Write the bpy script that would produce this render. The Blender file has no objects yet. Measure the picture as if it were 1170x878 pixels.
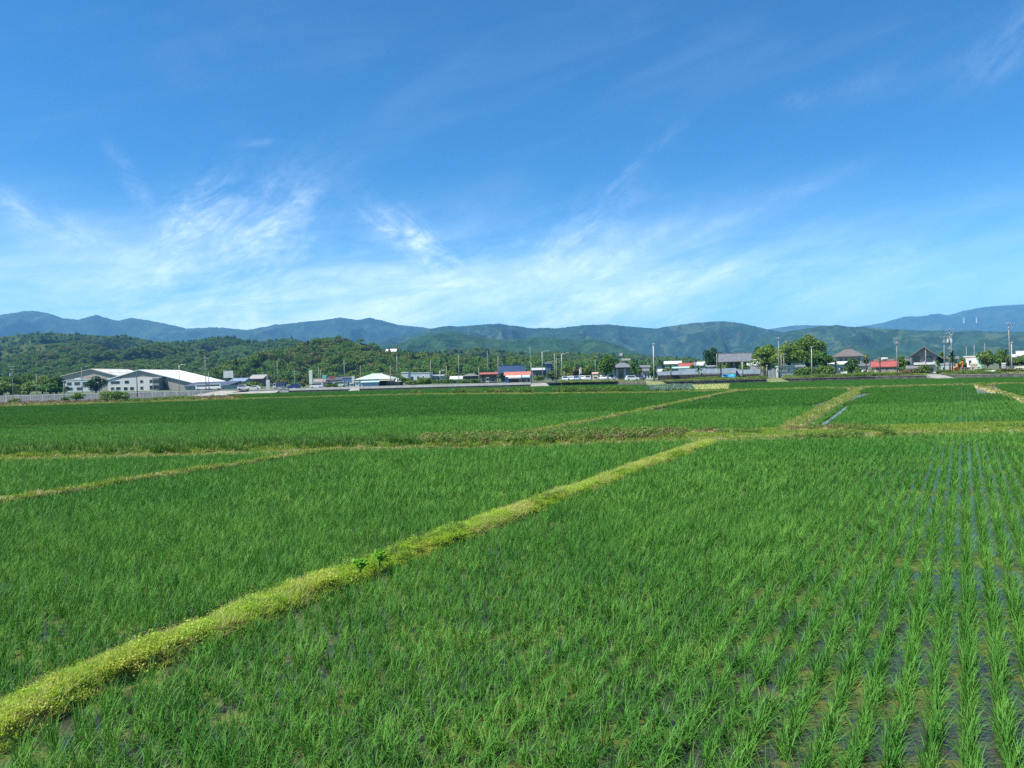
import bpy, math, random
import numpy as np
from mathutils import Matrix, Vector
R = math.radians
rs = np.random.RandomState
SC = bpy.context.scene
COL = SC.collection
# ------------------------------------------------------------------ camera
F, CX, CY = 879.0, 585.0, 439.0          # photo pixels (1170 x 878)
H = 3.63
cam_d = bpy.data.cameras.new('camera'); cam = bpy.data.objects.new('camera', cam_d); COL.objects.link(cam)
cam_d.sensor_fit = 'HORIZONTAL'; cam_d.sensor_width = 36; cam_d.lens = 36*F/1170
cam_d.clip_start = 0.1; cam_d.clip_end = 30000
MC = Matrix.Rotation(R(90-0.743), 4, 'X') @ Matrix.Rotation(R(-1.518), 4, 'Z')
MC.translation = (0, 0, H); cam.matrix_world = MC
SC.camera = cam
# ------------------------------------------------------------------ light
SUN_AZ, SUN_EL = R(-112), R(56)
EXPO = 0.95
SKY_STR = 0.13
sdir = Vector((math.sin(SUN_AZ)*math.cos(SUN_EL), math.cos(SUN_AZ)*math.cos(SUN_EL), math.sin(SUN_EL)))
sl = bpy.data.lights.new('sun', 'SUN'); sl.energy = 5.0; sl.angle = R(0.5); sl.color = (1, 0.95, 0.86)
so = bpy.data.objects.new('sun', sl); COL.objects.link(so)
so.rotation_euler = (-sdir).to_track_quat('-Z', 'Y').to_euler(); so.location = sdir*300
SC.view_settings.view_transform = 'Standard'; SC.view_settings.look = 'None'
SC.view_settings.exposure = EXPO; SC.view_settings.gamma = 1; SC.view_settings.use_curve_mapping = False
cy = SC.cycles
cy.max_bounces = 6; cy.diffuse_bounces = 3; cy.glossy_bounces = 2; cy.transmission_bounces = 4
cy.volume_bounces = 1; cy.transparent_max_bounces = 6; cy.use_denoising = False
cy.sample_clamp_indirect = 4; cy.caustics_reflective = False; cy.caustics_refractive = False

# ------------------------------------------------------------------ picture <-> place
M3 = np.array(MC.to_3x3())
def ray(px, py): return M3 @ np.array([(px-CX)/F, -(py-CY)/F, -1.0])
def G(px, py, z=0.0):                    # point of the level z seen at a pixel
    d = ray(px, py); t = (z-H)/d[2]; return np.array([d[0]*t, d[1]*t, z])
def Zat(px, py, Y):                      # height seen at a pixel, at depth Y
    d = ray(px, py); return H + d[2]*Y/d[1]
def Xat(px, Y, z=1.0):                   # X for picture column px at depth Y, height z
    a = np.array([0, Y, z-H]); b = M3.T @ a; k = (px-CX)/F
    e = M3.T @ np.array([1.0, 0, 0])
    return (-k*b[2]-b[0])/(e[0]+k*e[2])
def azel(px, py):
    d = ray(px, py); d = d/np.linalg.norm(d)
    return math.degrees(math.atan2(d[0], d[1])), math.degrees(math.asin(d[2]))

# ------------------------------------------------------------------ node helpers
class NT:
    def __init__(s, tree): s.t = tree; s.n = tree.nodes; s.l = tree.links
    def new(s, typ, **kw):
        n = s.n.new(typ)
        for k, v in kw.items(): setattr(n, k, v)
        return n
    def put(s, sock, v):
        if isinstance(v, bpy.types.NodeSocket): s.l.new(v, sock)
        else:
            if hasattr(sock.default_value, '__len__') and not hasattr(v, '__len__'): v = [v]*len(sock.default_value)
            if hasattr(v, '__len__') and len(v) == 3 and len(sock.default_value) == 4: v = list(v)+[1]
            sock.default_value = v
    def m(s, op, a, b=0.0, clamp=False):
        n = s.new('ShaderNodeMath', operation=op, use_clamp=clamp); s.put(n.inputs[0], a); s.put(n.inputs[1], b); return n.outputs[0]
    def mix(s, f, a, b, blend='MIX'):
        n = s.new('ShaderNodeMix', data_type='RGBA', blend_type=blend)
        s.put(n.inputs[0], f); s.put(n.inputs[6], a); s.put(n.inputs[7], b); return n.outputs[2]
    def noise(s, vec, scale, detail=3, rough=0.5, dist=0.0):
        n = s.new('ShaderNodeTexNoise')
        if vec is not None: s.put(n.inputs['Vector'], vec)
        n.inputs['Scale'].default_value = scale; n.inputs['Detail'].default_value = detail
        n.inputs['Roughness'].default_value = rough; n.inputs['Distortion'].default_value = dist
        return n.outputs[0]
    def ramp(s, v, lo, hi):
        n = s.new('ShaderNodeMapRange', interpolation_type='SMOOTHSTEP'); s.put(n.inputs[0], v)
        n.inputs[1].default_value = lo; n.inputs[2].default_value = hi; return n.outputs[0]
    def pos(s): return s.new('ShaderNodeNewGeometry').outputs['Position']
    def scale(s, vec, k):
        n = s.new('ShaderNodeVectorMath', operation='MULTIPLY'); s.put(n.inputs[0], vec); n.inputs[1].default_value = k; return n.outputs[0]

# ------------------------------------------------------------------ sky
world = bpy.data.worlds.new('World'); SC.world = world; world.use_nodes = True
def build_sky():
    t = NT(world.node_tree); t.n.clear()
    sky = t.new('ShaderNodeTexSky', sky_type='NISHITA', sun_disc=False)
    sky.sun_elevation = SUN_EL; sky.sun_rotation = SUN_AZ; sky.altitude = 50
    sky.air_density = 1.0; sky.dust_density = 0.6; sky.ozone_density = 2.2
    tc = t.new('ShaderNodeTexCoord'); sx = t.new('ShaderNodeSeparateXYZ'); t.l.new(tc.outputs['Generated'], sx.inputs[0])
    az = t.m('MULTIPLY', t.m('ARCTAN2', sx.outputs[0], sx.outputs[1]), 57.2958)
    el = t.m('MULTIPLY', t.m('ARCSINE', sx.outputs[2]), 57.2958)
    base = t.mix(1.0, sky.outputs[0], t.mix(t.ramp(el, 3.0, 15.0), (0.34, 0.60, 0.78), (0.128, 0.40, 0.62)), 'MULTIPLY')
    def oriented(deg, k1, k2, detail, rough, dist, seed):
        c, s_ = math.cos(R(deg)), math.sin(R(deg))
        u = t.m('ADD', t.m('MULTIPLY', az, c*k1), t.m('MULTIPLY', el, s_*k1))
        v = t.m('ADD', t.m('MULTIPLY', az, -s_*k2), t.m('MULTIPLY', el, c*k2))
        cx = t.new('ShaderNodeCombineXYZ'); t.put(cx.inputs[0], u); t.put(cx.inputs[1], v); cx.inputs[2].default_value = seed
        return t.noise(cx.outputs[0], 1.0, detail, rough, dist)
    nz = {40: oriented(38, .20, .50, 8, .66, .8, 3.1), 10: oriented(9, .10, .42, 8, .62, .9, 7.7), -30: oriented(-28, .22, .48, 8, .64, .8, 1.3)}
    fine = oriented(20, .55, .95, 9, .68, .4, 9.2)
    soft = oriented(14, .05, .22, 5, .55, .5, 5.0)
    dens = 0.0
    # (px, py, half length, half width, tilt, strength, streaks)
    for px, py, L, W, a, k, o in [
        (215, 262, 70, 26, 62, .75, 40), (300, 278, 80, 34, 50, .85, 40), (262, 245, 60, 24, 20, .4, 40),
        (40, 248, 90, 14, -24, .55, -30), (150, 205, 34, 9, -60, .28, -30), (455, 262, 46, 15, -22, .62, -30),
        (505, 300, 82, 22, -38, .78, -30), (640, 300, 90, 30, 42, .62, 40), (712, 292, 62, 10, 30, .62, 40),
        (830, 252, 130, 8, 18, .20, 10), (735, 180, 62, 6, 36, .20, 40), (790, 318, 120, 16, 10, .35, 10),
        (980, 315, 90, 8, 14, .36, 10), (1085, 318, 60, 9, 14, .30, 10), (912, 114, 16, 7, 12, .42, 40), (1150, 48, 50, 20, 35, .28, 40),
        (985, 96, 30, 10, 10, .14, 40), (298, 163, 16, 4, 8, .22, 10)]:
        a0, e0 = azel(px, py); d = 57.2958/F; c, s_ = math.cos(R(a)), math.sin(R(a))
        da = t.m('SUBTRACT', az, a0); de = t.m('SUBTRACT', el, e0)
        u = t.m('ADD', t.m('MULTIPLY', da, c/(L*d)), t.m('MULTIPLY', de, s_/(L*d)))
        v = t.m('ADD', t.m('MULTIPLY', da, -s_/(W*d)), t.m('MULTIPLY', de, c/(W*d)))
        g = t.m('POWER', 2.718, t.m('MULTIPLY', t.m('ADD', t.m('MULTIPLY', u, u), t.m('MULTIPLY', v, v)), -1.0))
        g = t.m('MULTIPLY', t.m('MULTIPLY', g, k*.50), t.m('MULTIPLY', t.ramp(nz[o], .30, .78), t.m('ADD', .40, t.m('MULTIPLY', t.ramp(fine, .30, .68), .95))))
        dens = t.m('ADD', g, dens)
    # the broad veil low over the hills
    w = t.m('DIVIDE', t.m('SUBTRACT', el, 3.2), 5.4)
    veil = t.m('POWER', 2.718, t.m('MULTIPLY', t.m('MULTIPLY', w, w), -1.0))
    wa = t.m('DIVIDE', t.m('ADD', az, 8.0), 33.0)
    veil = t.m('MULTIPLY', veil, t.m('POWER', 2.718, t.m('MULTIPLY', t.m('MULTIPLY', wa, wa), -1.0)))
    vn = t.m('ADD', t.m('MULTIPLY', t.ramp(soft, .3, .7), .62), t.m('MULTIPLY', t.ramp(nz[10], .3, .75), t.m('ADD', .30, t.m('MULTIPLY', t.ramp(fine, .30, .70), .45))))
    dens = t.m('ADD', dens, t.m('MULTIPLY', veil, t.m('MULTIPLY', vn, 1.08)))
    # thin all-over cirrus
    dens = t.m('ADD', dens, t.m('MULTIPLY', t.ramp(soft, .45, .85), .05), clamp=True)
    dens = t.m('MINIMUM', dens, .82)
    col = t.mix(dens, base, (5.2, 5.9, 6.2))
    bg = t.new('ShaderNodeBackground'); bg.inputs[1].default_value = SKY_STR; t.l.new(col, bg.inputs[0])
    out = t.new('ShaderNodeOutputWorld'); t.l.new(bg.outputs[0], out.inputs[0])
build_sky()
world.cycles.sampling_method = "NONE"

# ------------------------------------------------------------------ materials
MATS = {}
def mat(name, c1, c2=None, rough=.7, scale=3.0, metal=0.0, bump=0.0, spec=.4, detail=4, stretch=None, lo=.35, hi=.65):
    if name in MATS: return MATS[name]
    m = bpy.data.materials.new(name); m.use_nodes = True; t = NT(m.node_tree)
    b = t.n['Principled BSDF']; b.inputs['Roughness'].default_value = rough; b.inputs['Metallic'].default_value = metal
    b.inputs['Specular IOR Level'].default_value = spec
    c2 = c2 or tuple(x*.82 for x in c1)
    p = t.pos()
    if stretch: p = t.scale(p, stretch)
    n = t.noise(p, scale, detail)
    t.put(b.inputs['Base Color'], t.mix(t.ramp(n, lo, hi), c1, c2))
    if bump:
        bn = t.new('ShaderNodeBump'); bn.inputs['Strength'].default_value = bump; t.l.new(n, bn.inputs['Height']); t.l.new(bn.outputs[0], b.inputs['Normal'])
    MATS[name] = m; return m
def leafmat(name, c1, c2, scale=.6, trans=.3, c3=None, s3=.08, rough=.5, spec=.35):
    if name in MATS: return MATS[name]
    m = bpy.data.materials.new(name); m.use_nodes = True; t = NT(m.node_tree)
    b = t.n['Principled BSDF']; b.inputs['Roughness'].default_value = rough; b.inputs['Specular IOR Level'].default_value = spec
    p = t.pos(); oi = t.new('ShaderNodeObjectInfo').outputs['Random']
    f = t.m('ADD', t.m('MULTIPLY', t.ramp(t.noise(p, scale, 4), .3, .7), .6), t.m('MULTIPLY', oi, .4))
    c = t.mix(f, c1, c2)
    if c3: c = t.mix(t.m('MULTIPLY', t.ramp(t.noise(p, s3, 3), .45, .7), .8), c, c3)
    t.put(b.inputs['Base Color'], c)
    tr = t.new('ShaderNodeBsdfTranslucent'); t.put(tr.inputs[0], t.mix(1.0, c, (1.25, 1.25, .7), 'MULTIPLY'))
    mx = t.new('ShaderNodeMixShader'); mx.inputs[0].default_value = trans
    t.l.new(b.outputs[0], mx.inputs[1]); t.l.new(tr.outputs[0], mx.inputs[2]); t.l.new(mx.outputs[0], t.n['Material Output'].inputs[0])
    MATS[name] = m; return m
def glassmat(name, c=(.02, .03, .04), rough=.06):
    return mat(name, c, tuple(x*1.5 for x in c), rough=rough, spec=.8, scale=.5)

rice_m = leafmat('rice leaf', (.032, .138, .016), (.128, .300, .044), 1.3, .22, (.044, .172, .022), .10, .55, .16)
rice_far_m = leafmat('rice leaf far', (.028, .126, .015), (.074, .198, .030), .5, .25, (.060, .178, .022), .035, .6, .10)
dry_m = leafmat('dry grass', (.44, .40, .14), (.58, .50, .25), 2, .35)
lime_m = leafmat('lime grass', (.26, .46, .022), (.38, .52, .05), 1.2, .45, (.44, .44, .09), .9)
bund_m = leafmat('bund grass', (.19, .36, .03), (.36, .44, .075), 1.5, .4, (.45, .43, .13), .8)
weed_m = leafmat('weed leaf', (.065, .15, .02), (.14, .23, .035), 1.0, .3, (.16, .18, .04), .3)
tall_m = leafmat('tall grass', (.045, .140, .015), (.095, .205, .025), 1.0, .3)
brown_m = leafmat('brown weed', (.12, .085, .04), (.20, .15, .07), 1.0, .2)

# ------------------------------------------------------------------ object helpers
def tag(o, label=None, cat=None, group=None, kind=None):
    for k, v in (('label', label), ('category', cat), ('group', group), ('kind', kind)):
        if v: o[k] = v
    return o
def empty(name, loc, label=None, cat=None, group=None, rz=0.0):
    o = bpy.data.objects.new(name, None); o.location = loc; o.rotation_euler = (0, 0, rz); o.empty_display_size = .3
    COL.objects.link(o); return tag(o, label, cat, group)
def mesh_quads(name, V, Q, m, parent=None, smooth=True, link=True):
    me = bpy.data.meshes.new(name); V = np.asarray(V, dtype=np.float32); Q = np.asarray(Q, dtype=np.int32)
    me.vertices.add(len(V)); me.vertices.foreach_set('co', V.ravel())
    k = Q.shape[1]; me.loops.add(Q.size); me.loops.foreach_set('vertex_index', Q.ravel())
    me.polygons.add(len(Q)); me.polygons.foreach_set('loop_start', np.arange(0, Q.size, k, dtype=np.int32))
    me.polygons.foreach_set('use_smooth', np.full(len(Q), smooth)); me.update(calc_edges=True); me.validate()
    for mm in (m if isinstance(m, (list, tuple)) else [m]): me.materials.append(mm)
    o = bpy.data.objects.new(name, me)
    if link: COL.objects.link(o)
    if parent: o.parent = parent
    return o
class MB:
    def __init__(s): s.v = []; s.f = []
    def add(s, vs, fs):
        k = len(s.v); s.v += [tuple(map(float, p)) for p in vs]; s.f += [tuple(i+k for i in f) for f in fs]; return s
    def box(s, x0, x1, y0, y1, z0, z1):
        return s.add([(x0,y0,z0),(x1,y0,z0),(x1,y1,z0),(x0,y1,z0),(x0,y0,z1),(x1,y0,z1),(x1,y1,z1),(x0,y1,z1)],
                     [(0,3,2,1),(4,5,6,7),(0,1,5,4),(1,2,6,5),(2,3,7,6),(3,0,4,7)])
    def prism(s, poly, y0, y1):          # polygon in x,z extruded along y
        n = len(poly); return s.add([(x, y0, z) for x, z in poly]+[(x, y1, z) for x, z in poly],
            [tuple(range(n)), tuple(range(2*n-1, n-1, -1))]+[(i+n, (i+1) % n+n, (i+1) % n, i) for i in range(n)])
    def prismx(s, poly, x0, x1):         # polygon in y,z extruded along x
        n = len(poly); return s.add([(x0, y, z) for y, z in poly]+[(x1, y, z) for y, z in poly],
            [tuple(range(n-1, -1, -1)), tuple(range(n, 2*n))]+[(i, (i+1) % n, (i+1) % n+n, i+n) for i in range(n)])
    def tube(s, pts, r, n=8, cap=True):
        pts = [Vector(p) for p in pts]; rr = r if hasattr(r, '__len__') else [r]*len(pts); k = len(s.v)
        for i, p in enumerate(pts):
            d = (pts[min(i+1, len(pts)-1)]-pts[max(i-1, 0)]).normalized()
            a = d.orthogonal().normalized() if abs(d.z) < .9 else Vector((1, 0, 0)).cross(d).normalized(); b = d.cross(a)
            for j in range(n):
                th = 2*math.pi*j/n; s.v.append(tuple(p+(a*math.cos(th)+b*math.sin(th))*rr[i]))
        for i in range(len(pts)-1):
            for j in range(n): s.f.append((k+i*n+j, k+i*n+(j+1) % n, k+(i+1)*n+(j+1) % n, k+(i+1)*n+j))
        if cap: s.f.append(tuple(k+j for j in range(n-1, -1, -1))); s.f.append(tuple(k+(len(pts)-1)*n+j for j in range(n)))
        return s
    def build(s, name, m, parent=None, smooth=False, loc=None):
        me = bpy.data.meshes.new(name); me.from_pydata(s.v, [], s.f); me.materials.append(m); me.update()
        if smooth: me.polygons.foreach_set('use_smooth', [True]*len(me.polygons))
        o = bpy.data.objects.new(name, me); COL.objects.link(o)
        if parent: o.parent = parent
        if loc is not None: o.location = loc
        return o
# value noise
_T = rs(7).rand(256, 256)
def vn(x, y, seed=0):
    x = np.asarray(x, float)+seed*17.37; y = np.asarray(y, float)+seed*9.71
    xi = np.floor(x).astype(int); yi = np.floor(y).astype(int); fx = x-xi; fy = y-yi
    fx = fx*fx*(3-2*fx); fy = fy*fy*(3-2*fy); g = lambda a, b: _T[a & 255, b & 255]
    return (g(xi, yi)*(1-fx)+g(xi+1, yi)*fx)*(1-fy)+(g(xi, yi+1)*(1-fx)+g(xi+1, yi+1)*fx)*fy
def fbm(x, y, o=4, seed=0, gain=.5):
    s = 0; a = 1; tot = 0
    for k in range(o): s = s+a*vn(x*2**k, y*2**k, seed+k); tot += a; a *= gain
    return s/tot
# blades of grass / rice
def blades(rng, n, r0, length, lean, droop, width, seg):
    ph = rng.rand(n)*2*np.pi; rb = r0*np.sqrt(rng.rand(n)); pb = rng.rand(n)*2*np.pi
    L = length[0]+(length[1]-length[0])*rng.rand(n); th0 = R(1)*(lean[0]+(lean[1]-lean[0])*rng.rand(n)); dr = R(1)*(droop[0]+(droop[1]-droop[0])*rng.rand(n)**2)
    w = width*(.7+.6*rng.rand(n)); s = np.linspace(0, 1, seg+1)
    V = np.zeros((n, seg+1, 2, 3)); p = np.stack([rb*np.cos(pb), rb*np.sin(pb), np.zeros(n)-.01], 1)
    tw = (rng.rand(n)-.5)*1.2
    for i in range(seg+1):
        if i:
            th = th0+dr*((s[i]+s[i-1])/2)**2; st = (L/seg)
            p = p+np.stack([np.sin(th)*np.cos(ph), np.sin(th)*np.sin(ph), np.cos(th)], 1)*st[:, None]
        ww = w*(1-s[i]**2.2)*(.55+.45*min(1, s[i]*3))+.0004; a = ph+np.pi/2+tw
        side = np.stack([np.cos(a), np.sin(a), np.zeros(n)], 1)*ww[:, None]/2
        V[:, i, 0] = p-side; V[:, i, 1] = p+side
    b = (np.arange(n)*(seg+1)*2)[:, None]; i = (np.arange(seg)*2)[None]
    Q = np.stack([b+i, b+i+1, b+i+3, b+i+2], 2).reshape(-1, 4)
    return V.reshape(-1, 3), Q
def cards(rng, P, N, size, asp=.55):
    n = len(P); N = N/np.linalg.norm(N, axis=1)[:, None]; r = rng.randn(n, 3); t = np.cross(N, r); t /= np.linalg.norm(t, axis=1)[:, None]+1e-9; b = np.cross(N, t)
    s = (size*(.6+.8*rng.rand(n)))[:, None]
    V = np.stack([P-t*s, P-b*s*asp+N*s*.12, P+t*s, P+b*s*asp+N*s*.12], 1).reshape(-1, 3)
    return V, np.arange(n*4).reshape(-1, 4)
def leaf_cloud(rng, lobes, n, size, fill=.45, asp=.55):
    C = np.array([l[0] for l in lobes], float); S = np.array([l[1] for l in lobes], float)
    w = (S[:, 0]*S[:, 2]); k = rng.choice(len(lobes), n, p=w/w.sum())
    d = rng.randn(n, 3); d /= np.linalg.norm(d, axis=1)[:, None]; d[:, 2] = np.where(d[:, 2] < -.5, -d[:, 2], d[:, 2])
    rad = np.where(rng.rand(n) < fill, .45+.5*rng.rand(n), .86+.2*rng.rand(n))
    P = C[k]+d*S[k]*rad[:, None]; N = d*.7+rng.randn(n, 3)*.55+np.array([0, 0, .3])
    return cards(rng, P, N, size, asp)
def merge(L):
    V = []; Q = []; k = 0
    for v, q in L: V.append(v); Q.append(q+k); k += len(v)
    return np.concatenate(V), np.concatenate(Q)
def tubeq(pts, rad, n=6):
    b = MB().tube(pts, rad, n, cap=False); return np.array(b.v), np.array(b.f)
# instancing of what nobody could count
def source(prefix, geos):
    c = bpy.data.collections.new(prefix)
    for i, (v, q, m) in enumerate(geos):
        o = mesh_quads('%s.%03d' % (prefix, i), v, q, m, link=False); c.objects.link(o)
    return c
def scatter(name, label, P, coll, nvar, rng, scl, kind='stuff', rotz=None, tilt=.0, vi=None, zs=None):
    n = len(P); me = bpy.data.meshes.new(name); me.vertices.add(n); me.vertices.foreach_set('co', np.asarray(P, np.float32).ravel())
    a = me.attributes.new('vi', 'INT', 'POINT'); a.data.foreach_set('value', (rng.randint(0, nvar, n) if vi is None else vi).astype(np.int32))
    rot = np.stack([(rng.rand(n)-.5)*2*tilt, (rng.rand(n)-.5)*2*tilt, rng.rand(n)*2*np.pi if rotz is None else rotz+np.zeros(n)], 1)
    a = me.attributes.new('rot', 'FLOAT_VECTOR', 'POINT'); a.data.foreach_set('vector', rot.astype(np.float32).ravel())
    s = np.asarray(scl)+np.zeros(n); S = np.stack([s, s, s if zs is None else s*zs], 1)
    a = me.attributes.new('scl', 'FLOAT_VECTOR', 'POINT'); a.data.foreach_set('vector', S.astype(np.float32).ravel())
    o = bpy.data.objects.new(name, me); COL.objects.link(o)
    key = 'scatter '+coll.name; ng = bpy.data.node_groups.get(key)
    if not ng:
        ng = bpy.data.node_groups.new(key, 'GeometryNodeTree')
        ng.interface.new_socket('Geometry', in_out='INPUT', socket_type='NodeSocketGeometry'); ng.interface.new_socket('Geometry', in_out='OUTPUT', socket_type='NodeSocketGeometry')
        N = ng.nodes; L = ng.links; gi = N.new('NodeGroupInput'); go = N.new('NodeGroupOutput')
        ci = N.new('GeometryNodeCollectionInfo'); ci.inputs[0].default_value = coll; ci.inputs[1].default_value = True; ci.inputs[2].default_value = True
        ip = N.new('GeometryNodeInstanceOnPoints'); ip.inputs['Pick Instance'].default_value = True
        L.new(gi.outputs[0], ip.inputs['Points']); L.new(ci.outputs[0], ip.inputs['Instance'])
        for an, dt, sk in (('vi', 'INT', 'Instance Index'), ('rot', 'FLOAT_VECTOR', 'Rotation'), ('scl', 'FLOAT_VECTOR', 'Scale')):
            na = N.new('GeometryNodeInputNamedAttribute'); na.data_type = dt; na.inputs[0].default_value = an
            L.new(na.outputs[0], ip.inputs[sk])
        L.new(ip.outputs[0], go.inputs[0])
    md = o.modifiers.new('scatter', 'NODES'); md.node_group = ng
    return tag(o, label, None, None, kind)

# ------------------------------------------------------------------ lines of the fields (on the ground)
def line(px): return np.array([G(x, y)[:2] for x, y in px])
def ext(L, near, far):                   # stretch a line at both ends
    d0 = L[0]-L[1]; d0 /= np.linalg.norm(d0); d1 = L[-1]-L[-2]; d1 /= np.linalg.norm(d1)
    return np.vstack(([L[0]+d0*near] if near else [])+list(L)+([L[-1]+d1*far] if far else []))
A = ext(line([(0, 838), (130, 770), (250, 723), (330, 688), (430, 652), (520, 617), (620, 579), (720, 541), (800, 512)]), 5, 2.0)
C = ext(line([(0, 579), (150, 554), (300, 530), (385, 517)]), 14, 0)
D = line([(606, 498), (720, 474), (845, 447)])
E = line([(903, 493), (930, 478), (960, 459.5), (987, 444.5)])
FP = ext(line([(1170, 459), (1140, 449), (1113, 440.5)]), 26, 0)
LG = ext(line([(0, 489), (60, 487.5), (120, 485.0), (210, 478)]), 20, 0)
TB = line([(-60, 468), (190, 460.5), (290, 457), (480, 452), (600, 451.5), (740, 450.5), (845, 447.5), (987, 444.5), (1100, 441.5), (1230, 438.5)])
WALLPX = [(262, 212), (640, 212), (641, 206), (700, 200), (756, 176), (895, 177), (1000, 175), (1078, 170), (1170, 160), (1300, 148)]   # column, depth
WALL = np.array([(Xat(x, y, .5), y) for x, y in WALLPX])
rowdir = np.array([math.sin(R(30.4)), math.cos(R(30.4))])
def xl(L, Y): o = np.argsort(L[:, 1]); return np.interp(Y, L[o, 1], L[o, 0])
def yl(L, X): o = np.argsort(L[:, 0]); return np.interp(X, L[o, 0], L[o, 1])
def dist(P, L):
    best = np.full(len(P), 1e9)
    for a, b in zip(L[:-1], L[1:]):
        ab = b-a; t = np.clip(((P-a)@ab)/(ab@ab), 0, 1); best = np.minimum(best, np.linalg.norm(P-(a+t[:, None]*ab), axis=1))
    return best
def B0(X): return 37.2+.006*X+.5*(vn(X*.13, 0, 3)-.5)
def B1(X): return 43.4+.010*X+1.2*(vn(X*.10, 0, 4)-.5)+np.where(X < -18, 1.0, 0)

# ------------------------------------------------------------------ ground, water
def water_material():
    m = bpy.data.materials.new('paddy water'); m.use_nodes = True; t = NT(m.node_tree); b = t.n['Principled BSDF']
    p = t.pos(); n1 = t.noise(p, .9, 6, .6, .4); n2 = t.noise(p, 3.5, 5, .6); n3 = t.noise(p, .22, 3)
    alg = t.m('MULTIPLY', t.ramp(t.m('ADD', n1, t.m('MULTIPLY', t.m('SUBTRACT', n2, .5), .5)), .47, .60), t.ramp(n3, .25, .5))
    mud = t.mix(n2, (.024, .024, .021), (.062, .058, .046))
    c = t.mix(t.m('MULTIPLY', alg, .85), mud, t.mix(n2, (.075, .09, .016), (.15, .155, .03)))
    t.put(b.inputs['Base Color'], c)
    t.put(b.inputs['Roughness'], t.m('ADD', .06, t.m('MULTIPLY', alg, .6))); b.inputs['IOR'].default_value = 1.33
    bn = t.new('ShaderNodeBump'); bn.inputs['Strength'].default_value = .10; bn.inputs['Distance'].default_value = .05
    t.l.new(n2, bn.inputs['Height']); t.l.new(bn.outputs[0], b.inputs['Normal']); return m
def sheet(name, poly, z, m, kind='structure'):
    b = MB(); b.add([(x, y, z) for x, y in poly], [tuple(range(len(poly)))])
    return tag(b.build(name, m), kind=kind)
ground_m = mat('far ground', (.05, .085, .02), (.10, .11, .045), scale=.05, rough=.9)
soil_m = mat('bund soil', (.10, .085, .035), (.16, .16, .05), scale=6, rough=.95, bump=.3)
gravel_m = mat('gravel', (.30, .29, .26), (.22, .21, .18), scale=.8, rough=.9)
dirt_m = mat('dirt path', (.36, .29, .17), (.26, .22, .10), scale=1.5, rough=.95)
sheet('ground', [(-14000, -200), (14000, -200), (14000, 14000), (-14000, 14000)], -.35, ground_m)
sheet('paddy_water', [(-260, -8), (260, -8), (260, 175), (120, 232), (-260, 232)], 0, water_material())
def bund(name, L, w, h, m, rough=.08, step=.5, seed=0, kind='structure'):
    d = np.r_[0, np.cumsum(np.linalg.norm(np.diff(L, axis=0), axis=1))]; n = max(3, int(d[-1]/step)); s = np.linspace(0, d[-1], n)
    P = np.stack([np.interp(s, d, L[:, 0]), np.interp(s, d, L[:, 1])], 1); T = np.gradient(P, axis=0); T /= np.linalg.norm(T, axis=1)[:, None]; N = np.stack([-T[:, 1], T[:, 0]], 1)
    prof = [(-.62, -.06), (-.5, .35), (-.36, .85), (-.12, 1.0), (.12, 1.0), (.36, .88), (.5, .35), (.62, -.06)]
    V = []
    for j, (a, b) in enumerate(prof):
        wob = 1+(fbm(s*.9, np.full(n, j*3.1), 3, seed)-.5)*.5; hh = h*b+(fbm(s*1.6, np.full(n, j*5.3), 3, seed+5)-.5)*rough*(b > 0)
        off = (fbm(s*.35, np.zeros(n), 3, seed+9)-.5)*.3*w
        Q = P+N*(a*w*wob+off)[:, None]; V.append(np.column_stack([Q, hh]))
    V = np.stack(V, 1); k = len(prof); i = np.arange(n-1)[:, None]*k+np.arange(k-1)[None]
    Qd = np.stack([i, i+k, i+k+1, i+1], 2).reshape(-1, 4)
    o = mesh_quads(name, V.reshape(-1, 3), Qd, m); tag(o, kind=kind); return P, N
def along(L, n, w, rng, seed=0):
    d = np.r_[0, np.cumsum(np.linalg.norm(np.diff(L, axis=0), axis=1))]; s = rng.rand(n)*d[-1]
    P = np.stack([np.interp(s, d, L[:, 0]), np.interp(s, d, L[:, 1])], 1); e = .2
    T = np.stack([np.interp(s+e, d, L[:, 0])-np.interp(s-e, d, L[:, 0]), np.interp(s+e, d, L[:, 1])-np.interp(s-e, d, L[:, 1])], 1); T /= np.linalg.norm(T, axis=1)[:, None]+1e-9
    a = (rng.rand(n)-.5); off = (fbm(s*.35, np.zeros(n), 3, seed+9)-.5)*.3*w
    return P+np.stack([-T[:, 1], T[:, 0]], 1)*(a*w+off)[:, None], a, s

# grass sources
rg = rs(11)
def tuft(n, r0, ln, lean, droop, w, m, seg=3): v, q = blades(rg, n, r0, ln, lean, droop, w, seg); return v, q, m
def clover(n, r, m, size=.013):
    P = np.column_stack([rg.randn(n)*r*.5, rg.randn(n)*r*.5, rg.rand(n)*.07+.02]); N = rg.randn(n, 3)*.5+np.array([0, 0, 1.]); v, q = cards(rg, P, N, size*np.ones(n), .7); return v, q, m
verge_g = leafmat('verge grass', (.11, .21, .028), (.22, .29, .05), 1.5, .35, (.28, .27, .09), .5); verge_l = leafmat('verge lime', (.17, .29, .02), (.25, .35, .04), 1.2, .4); dryfar_m = leafmat('verge straw', (.34, .32, .11), (.46, .40, .19), 2, .3)
near_src = source('grass_tuft', [tuft(46, .13, (.06, .16), (5, 60), (0, 70), .008, bund_m) for _ in range(4)]
    + [tuft(46, .13, (.05, .12), (5, 65), (0, 60), .008, lime_m), clover(150, .2, lime_m), clover(150, .2, bund_m, .011)]
    + [tuft(34, .13, (.06, .26), (10, 75), (0, 70), .006, dry_m) for _ in range(2)] + [tuft(26, .09, (.12, .28), (5, 40), (20, 90), .007, weed_m)])
NEARV = 10
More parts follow.
